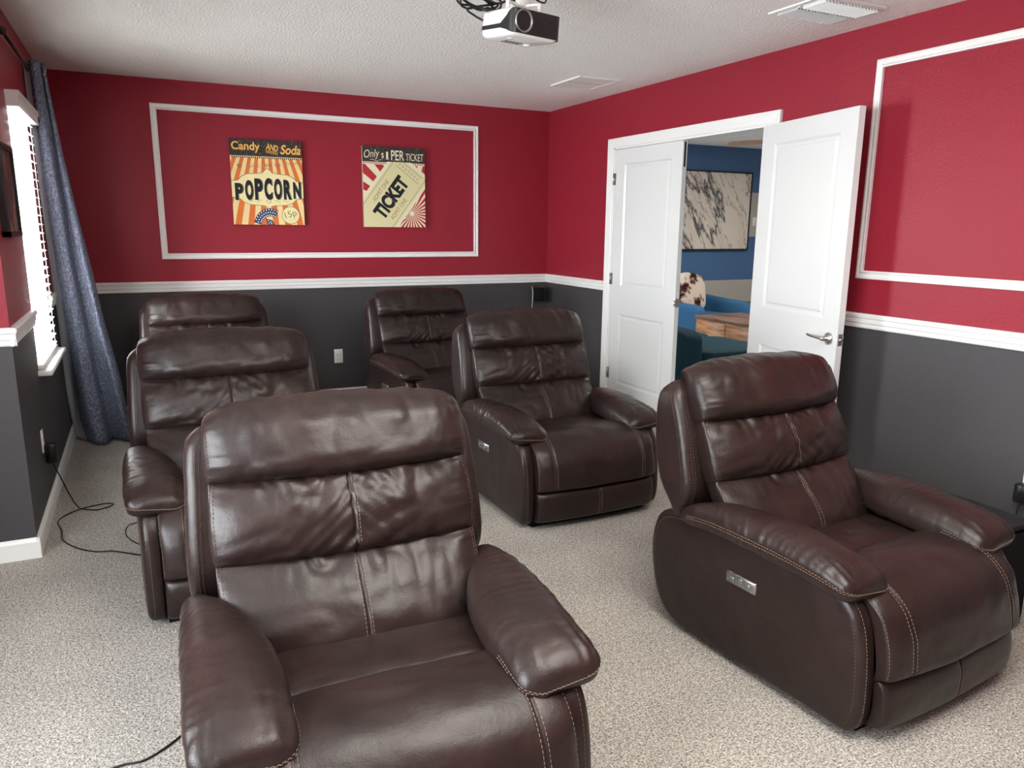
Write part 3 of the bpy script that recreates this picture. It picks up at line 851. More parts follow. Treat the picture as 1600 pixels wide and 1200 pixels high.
# popcorn sign
w, h, d = .526, .627, .034
s1 = tag(empty('wall_sign', (-2.459, -.001, 1.433)), 'orange striped wall sign with big popcorn lettering', 'sign', 'vintage cinema signs on the back wall')
sign_box(w, h, d, s1, mat('sign_edge_brown', (.10, .06, .035), .7))
A = Art(d+.0005)
A.quad(-w/2, 0, w/2, h, PR['cream']); A.layer()
cx, cz = .0, 1.06
for i in range(-9, 10):
    a0, a1 = (i+.25)*.086, (i+.75)*.086
    P = [(cx, cz), (cx+2*math.sin(a0), cz-2*math.cos(a0)), (cx+2*math.sin(a1), cz-2*math.cos(a1))]
    P = clip(P, -w/2, 0, w/2, .492)
    if P and len(P) > 2: A.poly(P, PR['orange'])
A.layer(); A.quad(-w/2, .505, w/2, h, PR['chalk'])
for i in range(34): x = -w/2+.012+i*.0152; A.quad(x, .489, x+.0075, .502, PR['ink'])
A.layer()
A.text('Candy', PR['yellow'], (-.147, .568, .205, .078), .018)
A.text('AND', PR['yellow'], (.045, .573, .088, .046), .02, 0, -10)
A.text('Soda', PR['yellow'], (.180, .562, .152, .070), .02, .25)
for k in (0, .011): A.line([(-.002, .550-k), (.085, .534-k)], .004, PR['yellow'])
# faint script squiggle
for x0, x1, zz in ((-.215, -.185, .432), (-.15, -.055, .430), (-.02, .035, .440), (.055, .10, .445), (.13, .235, .462)):
    pts = [(x0+(x1-x0)*i/24, zz+.010*math.sin(i*1.9)+.006*math.sin(i*.7)) for i in range(25)]
    A.line(pts, .0022, PR['faint'])
A.layer()
def label_shape(g):
    half = [(.270, .318), (.215, .325), (.190, .352), (.150, .372), (.07, .378), (.035, .384), (.015, .405), (0, .418)]
    up = [(x, z) for x, z in half]
    right = [(x+g*(1 if x > .1 else .3), z+g) for x, z in up]
    left = [(-x, z) for x, z in reversed(right)]
    lo = [(-.270, .205), (-.205, .192), (-.18, .168), (-.13, .150), (-.05, .146), (-.02, .140), (.0, .122), (.02, .140), (.05, .146), (.13, .150), (.18, .168), (.205, .192), (.270, .205)]
    lo = [(x, z-g) for x, z in lo]
    return clip(right + left + lo, -w/2, 0, w/2, h)
L_ = [(x+.004, z) for x, z in label_shape(.004)]
def fill(shape, m):
    # fan from the centre keeps the outline concave-safe
    c = (0, .265)
    for i in range(len(shape)):
        a, e = shape[i-1], shape[i]; A.poly([c, a, e], m)
fill(clip(label_shape(.004), -w/2, 0, w/2, h), PR['olive']); A.layer(); fill(clip(label_shape(0), -w/2, 0, w/2, h), PR['label']); A.layer()
word = 'POPCORN'; xs = [-.212, -.140, -.070, .000, .072, .143, .215]; hs = [.125, .148, .158, .162, .158, .148, .125]; zo = [.243, .256, .264, .268, .268, .266, .262]
for (ch, x, hh, zc) in zip(word, xs, hs, zo):
    A.text(ch, PR['blurink'], (x+.006, zc-.002, .060, hh), .055)
A.layer()
for (ch, x, hh, zc) in zip(word, xs, hs, zo):
    A.text(ch, PR['ink'], (x, zc, .058, hh), .05)
A.layer()
for sgn in (-1, 1):
    for k, (x0, l) in enumerate(((.05, .035), (.10, .05))):
        pts = [(sgn*(x0+l*i/12), .178+.008*math.sin(i*.5+k)+.004*k) for i in range(13)]
        A.line(pts, .0025, PR['faint'])
A.line([(-.02, .175), (0, .160), (.02, .175), (0, .19), (-.02, .175)], .003, PR['faint'])
# price roundel
def disc(c, r, m, n=40): A.poly([(c[0]+r*math.cos(2*PI*i/n), c[1]+r*math.sin(2*PI*i/n)) for i in range(n)], m)
disc((.160, .073), .068, PR['olive']); A.layer(); disc((.160, .073), .064, PR['label']); A.layer()
A.text('15p', PR['olive'], (.160, .076, .090, .062), .0, 0, 18)
# dotted swirl
pts_o = []; 
A.layer()
for i in range(30):
    a0, a1 = math.radians(60+105*i/30), math.radians(60+105*(i+1)/30)
    def rp(a, r): return (.005+r*math.cos(a), -.02+r*1.15*math.sin(a))
    P = clip([rp(a0, .072), rp(a1, .072), rp(a1, .125), rp(a0, .125)], -w/2, .001, w/2, h)
    if P and len(P) > 2: A.poly(P, PR['blue'])
P = clip([(-.03, .045), (.015, .035), (.035, .0), (-.02, 0)], -w/2, .001, w/2, h); A.poly(P, PR['blue'])
A.layer()
for i in range(10):
    for k in range(3):
        a = math.radians(64+10*i+(k % 2)*5); r = .080+.018*k; c = (.005+r*math.cos(a), -.02+r*1.15*math.sin(a))
        if c[1] > .008: disc(c, .0048, PR['white'], 10)
for c in ((-.012, .03), (.006, .022), (-.008, .012), (.012, .010)): disc(c, .0045, PR['white'], 10)
A.build(s1)

# ticket sign
w, h = .525, .636
s2 = tag(empty('wall_sign', (-1.456, -.001, 1.423)), 'red striped wall sign showing a tilted ticket', 'sign', 'vintage cinema signs on the back wall')
sign_box(w, h, d, s2, mat('sign_edge_tan', (.42, .33, .24), .7))
A = Art(d+.0005)
A.quad(-w/2, 0, w/2, h, PR['bone']); A.layer()
cx, cz = .145, .111
for k in range(27):
    a0 = math.radians(68.6+k*360/27); a1 = a0+math.radians(7)
    P = clip([(cx+.02*math.cos(a0), cz+.02*math.sin(a0)), (cx+2*math.cos(a0), cz+2*math.sin(a0)), (cx+2*math.cos(a1), cz+2*math.sin(a1)), (cx+.02*math.cos(a1), cz+.02*math.sin(a1))], -w/2, 0, w/2, .496)
    if P and len(P) > 2: A.poly(P, PR['red'])
A.layer(); A.quad(-w/2, .515, w/2, h, PR['chalk'])
for i in range(36): x = -w/2+.008+i*.0145; A.quad(x, .500, x+.0075, .512, PR['red'])
A.layer()
A.text('Only', PR['bone'], (-.185, .570, .130, .080), .0, .3, 6)
A.text('$', PR['bone'], (-.096, .565, .022, .046), .0, 0, 0)
A.text('1', PR['bone'], (-.058, .568, .018, .058), .0); A.quad(-.068, .537, -.044, .543, PR['bone'])
A.text('PER', PR['bone'], (.030, .572, .110, .078), .01)
A.text('TICKET', PR['bone'], (.175, .562, .150, .058), .0)
A.line([(-.20+.1*i/10, .528+.006*math.sin(i*.9)) for i in range(11)], .003, PR['bone'])
A.layer()
rot = 53; ra = math.radians(rot)
def R2(u, v, c=(-.035, .235)): return (c[0]+u*math.cos(ra)-v*math.sin(ra), c[1]+u*math.sin(ra)+v*math.cos(ra))
def ticket(hl, hw_, nt_, m):
    P = [(-hl, -hw_), (hl-nt_, -hw_), (hl-nt_*.6, -hw_+nt_*.5), (hl, -hw_+nt_), (hl, hw_-nt_), (hl-nt_*.6, hw_-nt_*.5), (hl-nt_, hw_), (-hl, hw_)]
    P = clip([R2(*p) for p in P], -w/2, 0, w/2, h-.116)
    A.poly(P, m)
ticket(.335, .190, .03, PR['bone']); A.layer()
ticket(.312, .168, .0, PR['tick']); A.layer()
def tl(a, c, wd, m):
    P = clip([R2(a[0], a[1]-wd/2), R2(c[0], c[1]-wd/2), R2(c[0], c[1]+wd/2), R2(a[0], a[1]+wd/2)], -w/2, 0, w/2, h)
    if P and len(P) > 2: A.poly(P, m)
tl((-.5, .150), (.30, .150), .004, PR['green']); tl((-.5, -.150), (.30, -.150), .004, PR['green'])
for u0 in (.235, .292):
    P = [R2(u0, -.12), R2(u0+.004, -.12), R2(u0+.004, .12), R2(u0, .12)]; A.poly(P, PR['green'])
for i in range(7):
    c = R2(.264, .095-.031*i); A.line([(c[0]-.006, c[1]-.008), (c[0]+.006, c[1]+.008)], .003, PR['green']); A.line([(c[0]-.006, c[1]+.006), (c[0]+.008, c[1]-.004)], .003, PR['green'])
c = R2(-.005, .100); A.text('ADMIT ONE', PR['faint'], (c[0], c[1], .205, .034), .0, 0, rot)
c = R2(-.030, -.105); A.text('ADMIT ONE', PR['faint'], (c[0], c[1], .205, .034), .0, 0, rot)
A.layer()
c = R2(.005, .0); A.text('TICKET', PR['ink'], (c[0], c[1], .375, .125), .055, 0, rot)
A.build(s2)

# framed poster on the window wall
fp = tag(empty('framed_poster', (-W, -2.23, 1.375)), 'black framed poster on the window wall', 'poster')
b = MB(); fw, fh = .36, .385
for a, c in (((0, -fw/2, 0), (.032, fw/2, .022)), ((0, -fw/2, fh-.022), (.032, fw/2, fh)), ((0, -fw/2, 0), (.032, -fw/2+.022, fh)), ((0, fw/2-.022, 0), (.032, fw/2, fh))): b.box(a, c)
b.build('frame', M['plastic_black'], fp)
def poster_m():
    m = mat('poster_print', (.1, .06, .05), .3); k = N(m); v = k.coord((1, 9, 6))
    k.l(k.ramp(k.noise(v, 1.2, 4, .6), [(.40, (.02, .012, .012)), (.52, (.12, .07, .05)), (.60, (.42, .33, .26)), (.68, (.12, .03, .03))]), k.b.inputs['Base Color']); return m
b = MB(); b.box((.004, -fw/2+.02, .02), (.020, fw/2-.02, fh-.02)); b.build('print', poster_m(), fp)

# ------------------------------------------------------------------ outlets, adapters, cords
def outlet(name, loc, rz, label, grp='white wall outlets'):
    r = tag(empty(name, loc, rz), label, 'outlet', grp)
    b = MB(); b.box((-.036, -.006, -.058), (.036, 0, .058), 0, .003); b.build('cover_plate', M['white_plastic'], r)
    for z in (-.021, .021):
        g = MB(); g.box((-.017, -.008, z-.015), (.017, -.004, z+.015), 0, .003)
        g.box((-.008, -.0085, z-.004), (-.006, -.0075, z+.006), 1); g.box((.006, -.0085, z-.004), (.008, -.0075, z+.006), 1); g.cyl((0, -.0085, z-.009), (0, -.0075, z-.009), .0025, n=10, mi=1)
        g.build('socket', [M['white_plastic'], M['slot']], r)
    return r
outlet('wall_outlet', (-1.962, 0, .367), 0, 'white outlet on the charcoal back wall')
outlet('wall_outlet', (-W, -1.99, .39), PI/2, 'white outlet low on the window wall with a black adapter')
outlet('wall_outlet', (0, -4.40, .405), -PI/2, 'white outlet low on the right wall at the picture edge')
pa = tag(empty('power_adapter', (-W, -1.99, .36)), 'black plug-in power adapter hanging in the window wall outlet', 'adapter')
b = MB(); b.box((.009, -.026, -.085), (.058, .026, .012), 0, .006); b.build('adapter_body', M['plastic_black'], pa)
b = MB(); b.tube([(.035, .0, -.082), (.036, .004, -.10), (.04, .006, -.112)], .004, 8); b.build('strain_relief', M['plastic_black'], pa)
pb = tag(empty('power_adapter', (0, -4.39, .36)), 'black power adapter on the right wall at the picture edge', 'adapter')
b = MB(); b.box((-.058, -.030, -.075), (-.009, .030, .010), 0, .006); b.build('adapter_body', M['plastic_black'], pb)
b = MB(); b.tube([(-.035, .0, -.072), (-.036, .012, -.11), (-.03, .02, -.2), (-.04, .03, -.30), (-.05, .06, -.352)], .003, 8); b.build('lead', M['plastic_black'], pb)
b = MB()
b.tube([(-W+.04, -1.985, .25), (-W+.06, -1.94, .16), (-3.80, -1.93, .06), (-3.775, -1.93, .006), (-3.75, -1.97, .004), (-3.69, -2.01, .004), (-3.635, -1.99, .004), (-3.615, -1.955, .004), (-3.65, -1.93, .004), (-3.72, -1.945, .004), (-3.775, -1.985, .007), (-3.83, -2.04, .004), (-3.85, -2.12, .004), (-3.825, -2.24, .004), (-3.81, -2.37, .004), (-3.75, -2.49, .004), (-3.67, -2.575, .004), (-3.60, -2.60, .004), (-3.51, -2.68, .004), (-3.44, -2.74, .004)], .0032, 8)
tag(b.build('adapter_cable', M['plastic_black']), 'black cord looping over the carpet from the window wall adapter', 'cord')
b = MB(); b.tube([(-3.47, -2.35, .03), (-3.535, -2.43, .05), (-3.545, -2.50, .03), (-3.50, -2.56, .005), (-3.45, -2.60, .004)], .0028, 8)
tag(b.build('adapter_cable', M['plastic_black']), 'short black cord curling out from under a recliner', 'cord')
b = MB(); b.tube([(-3.30, -3.98, .004), (-3.38, -4.06, .004), (-3.435, -4.11, .004), (-3.49, -4.14, .004), (-3.545, -4.135, .004), (-3.62, -4.16, .004), (-3.75, -4.25, .004)], .003, 8)
tag(b.build('adapter_cable', M['plastic_black']), 'thin black cord on the carpet beside the nearest recliner', 'cord')

# corner speaker
sp = tag(empty('corner_speaker', (-.125, -.085, .772), math.radians(-28)), 'small black speaker mounted in the back corner under the rail', 'speaker')
b = MB(); b.box((-.055, -.05, 0), (.055, .045, .130), 0, .006); b.build('cabinet', M['plastic_black'], sp)
b = MB(); b.box((-.048, -.055, .006), (.048, -.048, .124), 0, .004); b.build('speaker_grille', M['frame_black'], sp)
b = MB(); b.cyl((.0, .03, .065), (.03, .085, .065), .012, n=10); b.build('wall_bracket', M['plastic_black'], sp)
b = MB(); b.tube([(-.205, -.10, .905), (-.207, -.122, .86), (-.210, -.128, .80), (-.205, -.105, .70), (-.19, -.06, .5), (-.19, -.03, .2), (-.19, -.03, .02)], .0024, 6)
tag(b.build('speaker_cable', M['white_plastic']), 'thin white cable hanging down beside the corner speaker', 'cable')

# low black box by the right-hand front recliner
sb = tag(empty('subwoofer', (-.70, -4.56, 0)), 'low black box standing between the front recliner and the right wall', 'subwoofer')
b = MB(); b.box((-.135, -.175, .015), (.135, .175, .42), 0, .006); b.build('cabinet', M['plastic_black'], sb)
b = MB(); b.box((-.120, -.183, .05), (.120, -.174, .40), 0, .005); b.build('speaker_grille', M['frame_black'], sb)
for x in (-.10, .10):
    for y in (-.14, .14):
        f = MB(); f.cyl((x, y, 0), (x, y, .02), .016, n=12); f.build('foot', M['plastic_black'], sb)

# ------------------------------------------------------------------ ceiling things
v1 = tag(empty('ceiling_vent', (-.452, -1.345, H)), 'flat square return vent on the ceiling near the back corner', 'vent', 'white ceiling vents')
def frame_rect(b, hx, hy, w, z0, z1):
    b.box((-hx, -hy, z0), (hx, -hy+w, z1)); b.box((-hx, hy-w, z0), (hx, hy, z1))
    b.box((-hx, -hy+w, z0), (-hx+w, hy-w, z1)); b.box((hx-w, -hy+w, z0), (hx, hy-w, z1))
b = MB(); hx, hy_ = .17, .20
frame_rect(b, hx, hy_, .022, -.010, -.0005); b.build('frame', M['white_trim'], v1)
for i in range(2):
    y0 = -hy_+.026 + i*(hy_-.022); p = MB()
    p.box((-hx+.026, y0+.006, -.0075), (hx-.026, y0+hy_-.034, -.0045)); p.build('blade', M['white_trim'], v1)
p = MB(); p.box((-hx+.021, -hy_+.021, -.0022), (hx-.021, hy_-.021, -.0008)); p.build('duct_backing', M['slot'], v1)
v2 = tag(empty('ceiling_vent', (-.42, -3.43, H)), 'louvred air vent on the ceiling above the open door', 'vent', 'white ceiling vents')
b = MB(); hx, hy_ = .20, .165
frame_rect(b, hx, hy_, .024, -.008, -.0005); b.box((-hx+.024, -.005, -.012), (hx-.024, .005, -.0010)); b.build('frame', M['white_trim'], v2)
b = MB()
for bank, (y0, y1) in enumerate(((-hy_+.028, -.008), (.008, hy_-.028))):
    for i in range(17):
        x = -hx+.036+i*.0205; dx = .011 if bank == 0 else -.011
        b.loft([[(x, y, -.003), (x+.0018, y, -.003), (x+.0018+dx, y, -.019), (x+dx, y, -.019)] for y in (y0, y1)], 0, False, True)
b.build('louvres', M['white_trim'], v2)
p = MB(); p.box((-hx+.022, -hy_+.022, -.0022), (hx-.022, hy_-.022, -.0008)); p.build('duct_backing', M['slot'], v2)

# projector and mount
PX, PY, PZ, PR_ = -1.945, -3.29, 2.165, math.radians(12)
pj = tag(empty('ceiling_projector', (PX, PY, PZ), PR_), 'white ceiling projector with black front and round lens', 'projector')
pw, pd, ph = .124, .105, .105      # half width, half depth, height
def prj(x, z0, z1, n=28, front=-pd, rear=pd):
    pts = []
    for i in range(n):
        pass
    return pts
b = MB(); R = []
def rr_ring(z, sx, sy, r=.03, k=6):
    out = []
    for (cx, cy, a0) in ((sx-r, -sy+r, -90), (sx-r, sy-r, 0), (-sx+r, sy-r, 90), (-sx+r, -sy+r, 180)):
        for q in range(k+1):
            a = math.radians(a0+90*q/k); out.append((cx+r*math.cos(a), cy+r*math.sin(a), z))
    return out
for z, ins in ((0, .022), (.005, .008), (.014, .001), (.03, 0), (.075, 0), (.092, .002), (.100, .010), (ph, .028)):
    R.append(rr_ring(z, pw-ins, pd-ins))
b.loft(R, 0, True, True)
for i in range(5): b.box((-.05+.018*i, .02, -.0012), (-.042+.018*i, .06, .001), 1)
b.cyl((-.07, -.03, -.002), (-.07, -.03, .002), .012, n=14, mi=0); b.cyl((.07, .04, -.004), (.07, .04, .002), .014, n=14, mi=0)
b.build('body', [M['white_plastic'], M['slot']], pj)
# black wrap-around front
b = MB(); nseg = 40; rows = []
def fpath(q):
    """q 0..1 around the front from the left side to the right end (plan)"""
    pts = rr_ring(0, pw+.003, pd+.003, .033, 10)
    # order: left side rear -> left front corner -> front -> right front corner -> right side
    left = [(-pw-.003, .085-.017*i, 0) for i in range(8)]
    lc = list(reversed([p for p in pts if p[0] < -pw+.04 and p[1] < -pd+.04]))
    lc = sorted(lc, key=lambda p: -math.atan2(-(p[1]+pd-.03), -(p[0]+pw-.03)) if False else math.atan2(p[1]+pd-.03, -(p[0]+pw-.03)), reverse=True)
    rc = sorted([p for p in pts if p[0] > pw-.04 and p[1] < -pd+.04], key=lambda p: math.atan2(p[1]+pd-.03, p[0]-pw+.03))
    fr = [(-pw+.036+(2*pw-.072)*i/14, -pd-.003, 0) for i in range(1, 14)]
    right = [(pw+.003, -.07+.02*i, 0) for i in range(4)]
    return left + lc + fr + rc + right
path = fpath(0); L0 = len(path)
lowr, upr = [], []
for i, (x, y, _) in enumerate(path):
    f = 1.0
    if x < -pw*.55 and y > -pd-.01:
        # band narrows along the left side
        q = min(1, max(0, (y+pd)/.06)); f = 1-q*q*(3-2*q)
        if y <= -pd+.001: f = 1
    lo = lerp(.030, .010, f); hi = lerp(.046, .098, f)
    rows.append([(x, y, lerp(lo, hi, k/6)) for k in range(7)])
b.grid(rows); b.build('front_panel', M['grey_plastic'], pj)
b = MB(); lc_ = (-.070, -pd-.003, .056)
b.lathe(lc_, (0, -1, 0), [(-.004, .043), (.004, .043), (.006, .041), (.006, .038), (-.004, .034)], 36); b.build('lens_ring', M['brushed'], pj)
b = MB(); b.lathe((lc_[0], lc_[1]+.012, lc_[2]), (0, -1, 0), [(-.03, .034), (.004, .034), (-.004, .028), (-.006, .025), (.0, .018), (.003, .010), (.004, .001)], 32)
b.lathe((lc_[0], lc_[1]+.012, lc_[2]), (0, -1, 0), [(-.006, .0265), (-.001, .0275), (.0, .0265), (-.001, .0245), (-.006, .0235)], 32, 1); b.build('lens', [M['black_lens'], M['brushed']], pj)
b = MB(); b.cyl((.03, -pd-.004, .062), (.03, -pd-.0025, .062), .005, n=12); b.build('sensor', M['black_lens'], pj)
pj.rotation_euler = (math.radians(5), 0, PR_)
mt = tag(empty('ceiling_mount', (PX, PY, PZ+ph), PR_), 'white bracket holding the projector under the ceiling', 'mount')
zt = H-PZ-ph
b = MB(); b.lathe((0, 0, zt), (0, 0, -1), [(0, .06), (.006, .06), (.012, .05), (.018, .022)], 24); b.build('ceiling_plate', M['white_trim'], mt)
b = MB(); b.cyl((0, 0, .05), (0, 0, zt-.01), .016, n=16); b.build('drop_tube', M['white_trim'], mt)
b = MB(); b.box((-.03, -.03, .022), (.03, .03, .058), 0, .005); b.cyl((-.04, 0, .042), (.04, 0, .042), .010, n=12, mi=1); b.build('swivel_joint', [M['white_plastic'], M['slot']], mt)
for a in (25, 115, 205, 295):
    c_, s_ = math.cos(math.radians(a)), math.sin(math.radians(a)); b = MB()
    b.tube([(c_*.02, s_*.02, .024), (c_*.06, s_*.06, .024), (c_*.10, s_*.085, .022)], .006, 8); b.cyl((c_*.095, s_*.08, -.006), (c_*.095, s_*.08, .028), .009, n=12); b.build('mount_arm', M['white_trim'], mt)
b = MB()
def Lp(x, y, z):
    c_, s_ = math.cos(PR_), math.sin(PR_); return (PX+c_*x-s_*y, PY+s_*x+c_*y, PZ+z)
coil = []
for i in range(44):
    a = i*.62; rr = .05+.012*math.sin(i*1.3)
    coil.append(Lp(-.165+rr*1.5*math.cos(a)+.01*math.sin(i), .05+.02*math.sin(i*.8), .128+rr*.55*math.sin(a)+.006*math.cos(i*2.1)))
coil = [Lp(-pw+.0, .08, .075), Lp(-.17, .075, .085), Lp(-.21, .06, .10)] + coil + [Lp(-.09, .04, .135), Lp(-.05, .02, .15), Lp(-.01, .02, .20), Lp(.0, .02, .26)]
b.tube(coil, .0042, 7, 0, 4)
tag(b.build('cable_coil', M['plastic_black']), 'tangled black cable tied beside the ceiling projector', 'cable')
b = MB(); b.tube([Lp(.01, -.02, .262), Lp(.03, -.03, .20), Lp(.05, -.03, .165), Lp(.10, -.02, .158), Lp(.135, 0, .175), Lp(.14, .01, .22), Lp(.12, .02, .266)], .0038, 7)
tag(b.build('power_cable', M['plastic_black']), 'black cable looping over the right end of the projector', 'cable')

# ------------------------------------------------------------------ room beyond the doors
YB = 1.45
b = MB(); b.box((T, -4.2, -.1), (5.2, YB+.1, 0)); struct(b, 'floor_2', M['carpet'], 'carpet floor of the room beyond the doors')
b = MB(); b.box((T, -4.2, H), (5.2, YB+.1, H+.1)); struct(b, 'ceiling_2', M['ceiling'])
b = MB(); b.box((T, YB, 0), (5.2, YB+T, H)); struct(b, 'wall_far', M['stripes'], 'blue and beige striped wall beyond the doorway')
b = MB(); b.box((5.2, -4.2, 0), (5.2+T, YB+T, H)); struct(b, 'wall_east', M['beige_paint'])
b = MB(); b.box((T, -4.2-T, 0), (5.2, -4.2, H)); struct(b, 'wall_south', M['beige_paint'])
pt = tag(empty('painting', (2.98, YB-.001, 1.165)), 'large black framed marble pattern painting beyond the doorway', 'painting')
b = MB(); w2, h2 = .775, .975
for a, c in (((-w2, -.04, 0), (w2, 0, .018)), ((-w2, -.04, h2-.018), (w2, 0, h2)), ((-w2, -.04, 0), (-w2+.018, 0, h2)), ((w2-.018, -.04, 0), (w2, 0, h2))): b.box(a, c)
b.build('frame', M['plastic_black'], pt)
b = MB(); b.box((-w2+.016, -.032, .016), (w2-.016, -.004, h2-.016)); b.build('canvas', M['marble'], pt)
# blue armchair
ac = tag(empty('armchair', (2.52, .86, 0), math.radians(12)), 'blue armchair with a cowhide pillow beyond the doorway', 'armchair')
def soft(lo, hi, r=.05): 
    b = MB(); b.box(lo, hi, 0, r); return b
def softbox(lo, hi, e=.35, n=20):
    """superellipsoid block"""
    c = [(a+q)/2 for a, q in zip(lo, hi)]; hh = [(q-a)/2 for a, q in zip(lo, hi)]; b = MB(); R = []
    for i in range(1, n):
        th = -PI/2+PI*i/n; R.append([(c[0]+hh[0]*spow(math.cos(th), e)*spow(math.cos(2*PI*j/40), e), c[1]+hh[1]*spow(math.cos(th), e)*spow(math.sin(2*PI*j/40), e), c[2]+hh[2]*spow(math.sin(th), e)) for j in range(40)])
    b.loft(R, 0, True, True); return b
softbox((-.36, -.42, .14), (.36, .30, .34), .25).build('seat_base', M['blue_fabric'], ac)
softbox((-.33, -.44, .33), (.33, .28, .46), .4).build('seat_cushion', M['blue_fabric'], ac)
bb = softbox((-.38, .22, .20), (.38, .42, .96), .4)
bb.v = [(x, y+.10*max(0, z-.4), z) for x, y, z in bb.v]; bb.build('backrest', M['blue_fabric'], ac)
for sg in (-1, 1):
    a_ = softbox((-.075, -.43, .12), (.075, .36, .60), .35)
    a_.v = [(x+sg*(.425+.05*max(0, z-.35)), y, z+.14*max(0, y+.05)*(1 if z > .3 else 0)) for x, y, z in a_.v]; a_.build('armrest', M['blue_fabric'], ac)
for x in (-.36, .36):
    for y in (-.36, .30):
        f = MB(); f.cyl((x, y, 0), (x, y, .16), .018, .026, 12); f.build('leg', M['dark_wood'], ac)
pl = softbox((-.23, -.08, -.22), (.23, .08, .22), .5)
po = pl.build('throw_pillow', M['hide']); po.location = (2.45, .92, .70); po.rotation_euler = (math.radians(-14), math.radians(8), math.radians(12))
tag(po, 'brown and white cowhide pillow on the blue armchair', 'pillow')
# coffee table
ct = tag(empty('coffee_table', (2.38, -.16, 0)), 'rustic wooden coffee table beyond the doorway', 'table')
b = MB(); b.box((-.33, -.50, .47), (.33, .50, .505), 0, .004); b.build('tabletop', M['wood_top'], ct)
b = MB(); b.box((-.315, -.485, .08), (.315, .485, .47)); b.build('body', M['mango'], ct)
for y in (-.24, .24):
    b = MB(); b.box((-.322, y-.225, .10), (-.314, y+.225, .455), 0, .003); dr = b.build('drawer', M['mango'], ct)
    b = MB(); b.lathe((-.322, y, .25), (-1, 0, 0), [(0, .006), (.010, .006), (.014, .013), (.022, .012), (.025, .004)], 14); b.build('knob', M['plastic_black'], dr)
for x in (-.28, .28):
    for y in (-.45, .45):
        f = MB(); f.box((x-.03, y-.03, 0), (x+.03, y+.03, .085)); f.build('leg', M['dark_wood'], ct)
# dark teal sofa
so = tag(empty('sofa', (1.12, -.55, 0)), 'dark teal sofa seen end-on through the doorway', 'sofa')
softbox((-.56, -.80, .10), (-.34, .85, .61), .25).build('backrest', M['teal_fabric'], so)
softbox((-.36, -.80, .10), (.46, .85, .34), .2).build('seat_base', M['teal_fabric'], so)
for y0, y1 in ((-.80, .02), (.03, .85)): softbox((-.34, y0, .30), (.48, y1, .43), .3).build('seat_cushion', M['teal_fabric'], so)
for x in (-.48, .40):
    for y in (-.72, .77):
        f = MB(); f.cyl((x, y, 0), (x, y, .12), .02, .025, 12); f.build('leg', M['dark_wood'], so)
# side table behind the armchair
st = tag(empty('side_table', (3.55, 1.12, 0)), 'small dark wood side table beside the blue armchair', 'table')
b = MB(); b.box((-.28, -.24, .47), (.28, .24, .50), 0, .004); b.build('tabletop', M['dark_wood'], st)
for x in (-.24, .24):
    for y in (-.20, .20):
        f = MB(); f.box((x-.018, y-.018, 0), (x+.018, y+.018, .472)); f.build('leg', M['dark_wood'], st)
ls = tag(empty('light_switch', (3.87, YB, 1.53)), 'white switch plate on the striped wall beside the painting', 'switch')
b = MB(); b.box((-.036, -.006, -.058), (.036, 0, .058), 0, .003); b.build('cover_plate', M['white_plastic'], ls)
b = MB(); b.box((-.016, -.010, -.032), (.016, -.004, .032), 0, .002); b.build('rocker', M['white_plastic'], ls)
# ceiling fan
fx, fy = 1.90, -1.10
fn = tag(empty('ceiling_fan', (fx, fy, 2.165)), 'wood bladed ceiling fan seen through the doorway', 'fan')
b = MB(); b.lathe((0, 0, .27), (0, 0, -1), [(0, .07), (.03, .065), (.05, .02), (.15, .018), (.17, .08), (.23, .105), (.27, .09), (.30, .03)], 28); b.build('motor_housing', M['brushed'], fn)
for k in range(3):
    a = math.radians(120.5+120*k); c_, s_ = math.cos(a), math.sin(a); b = MB()
    def q3(u, v, z): return (c_*u-s_*v, s_*u+c_*v, z)
    out = [(.10, .03), (.20, .05), (.45, .062), (.60, .058), (.645, .03), (.65, 0)]
    P = [(u, v) for u, v in out] + [(u, -v) for u, v in reversed(out)]
    b.loft([[q3(u, v, .035+v*.15) for u, v in P], [q3(u, v, .043+v*.15) for u, v in P]], 0, False, True); b.build('blade', M['fan_wood'], fn)

# ------------------------------------------------------------------ light
wd = bpy.data.worlds.new('sky'); scene.world = wd; wd.use_nodes = True
bg = wd.node_tree.nodes['Background']; bg.inputs[0].default_value = (.86, .93, 1, 1); bg.inputs[1].default_value = 3.0
def area(name, loc, rot, sx, sy, power, col, spread=180):
    l = bpy.data.lights.new(name, 'AREA'); l.shape = 'RECTANGLE'; l.size = sx; l.size_y = sy; l.energy = power; l.color = col; l.spread = math.radians(spread)
    o = bpy.data.objects.new(name, l); COL.objects.link(o); o.location = loc; o.rotation_euler = rot; return o
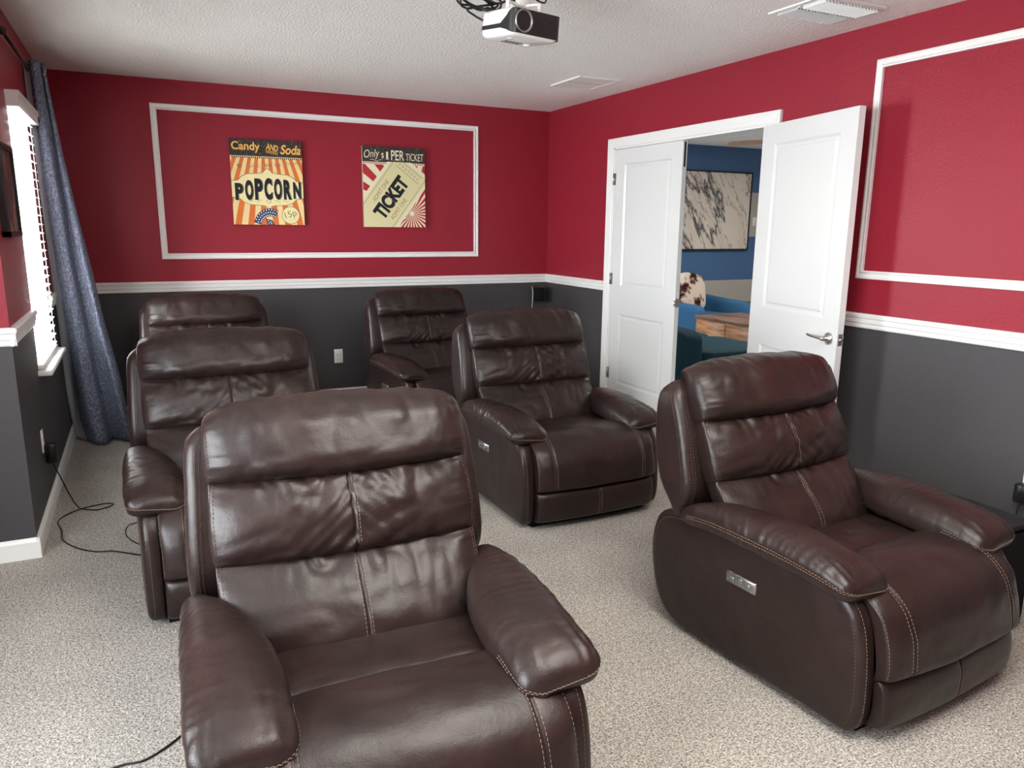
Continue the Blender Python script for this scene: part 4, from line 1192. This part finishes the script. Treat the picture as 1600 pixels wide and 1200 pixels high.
# daylight outside the two windows (facing +x)
area('daylight_window', (-W-.75, (WY0+WY1)/2, 1.0), (0, -PI/2-.12, 0), 1.9, 1.7, 270, (.95, .98, 1))
area('daylight_side_window', (XL-.20, (V0+V1)/2, 1.4), (0, -PI/2, 0), 1.4, 2.2, 105, (.93, .97, 1))
sl = bpy.data.lights.new('sunlight_glint', 'SUN'); sl.energy = .11; sl.angle = math.radians(.8); sl.color = (1, .97, .92)
so_ = bpy.data.objects.new('sunlight_glint', sl); COL.objects.link(so_); so_.rotation_euler = Vector((3.75, -2.0, .55)).to_track_quat('-Z', 'Y').to_euler(); so_.location = (-9, 1, 0)
# added fill lights under the ceilings, no fixtures there
area('added_fill_front', (-2.2, -5.4, H-.06), (0, 0, 0), 1.3, 1.3, 46, (1, .95, .88))  # unseen fill, added to lift the carpet and general brightness
area('added_fill_other_room', (2.6, -1.0, H-.04), (0, 0, 0), 1.5, 1.5, 40, (1, .96, .90))  # overhead fill added to brighten the striped wall and furniture

# ------------------------------------------------------------------ camera
yaw, pit, rol, f = 0.456705306, -0.20680766, 0.00998971927, 1174.90202
F_ = Vector((math.sin(yaw)*math.cos(pit), math.cos(yaw)*math.cos(pit), math.sin(pit)))
R_ = Vector((math.cos(yaw), -math.sin(yaw), 0)); U_ = R_.cross(F_)
R2_ = R_*math.cos(rol) + U_*math.sin(rol); U2_ = -R_*math.sin(rol) + U_*math.cos(rol)
cd = bpy.data.cameras.new('camera'); cam = bpy.data.objects.new('camera', cd); COL.objects.link(cam)
mw = Matrix((R2_, U2_, -F_)).transposed().to_4x4(); mw.translation = Vector((-3.38753274, -6.18818838, 1.43977293)); cam.matrix_world = mw
cd.sensor_width = 36; cd.lens = f/1600*36; cd.clip_start = .05
scene.camera = cam
vs_ = scene.view_settings; vs_.view_transform = 'Standard'; vs_.look = 'None'; vs_.gamma = 1; vs_.exposure = .86; vs_.use_curve_mapping = False
try:
    scene.cycles.use_denoising = True; scene.cycles.max_bounces = 10; scene.cycles.diffuse_bounces = 6; scene.cycles.sample_clamp_indirect = 8
except Exception: pass
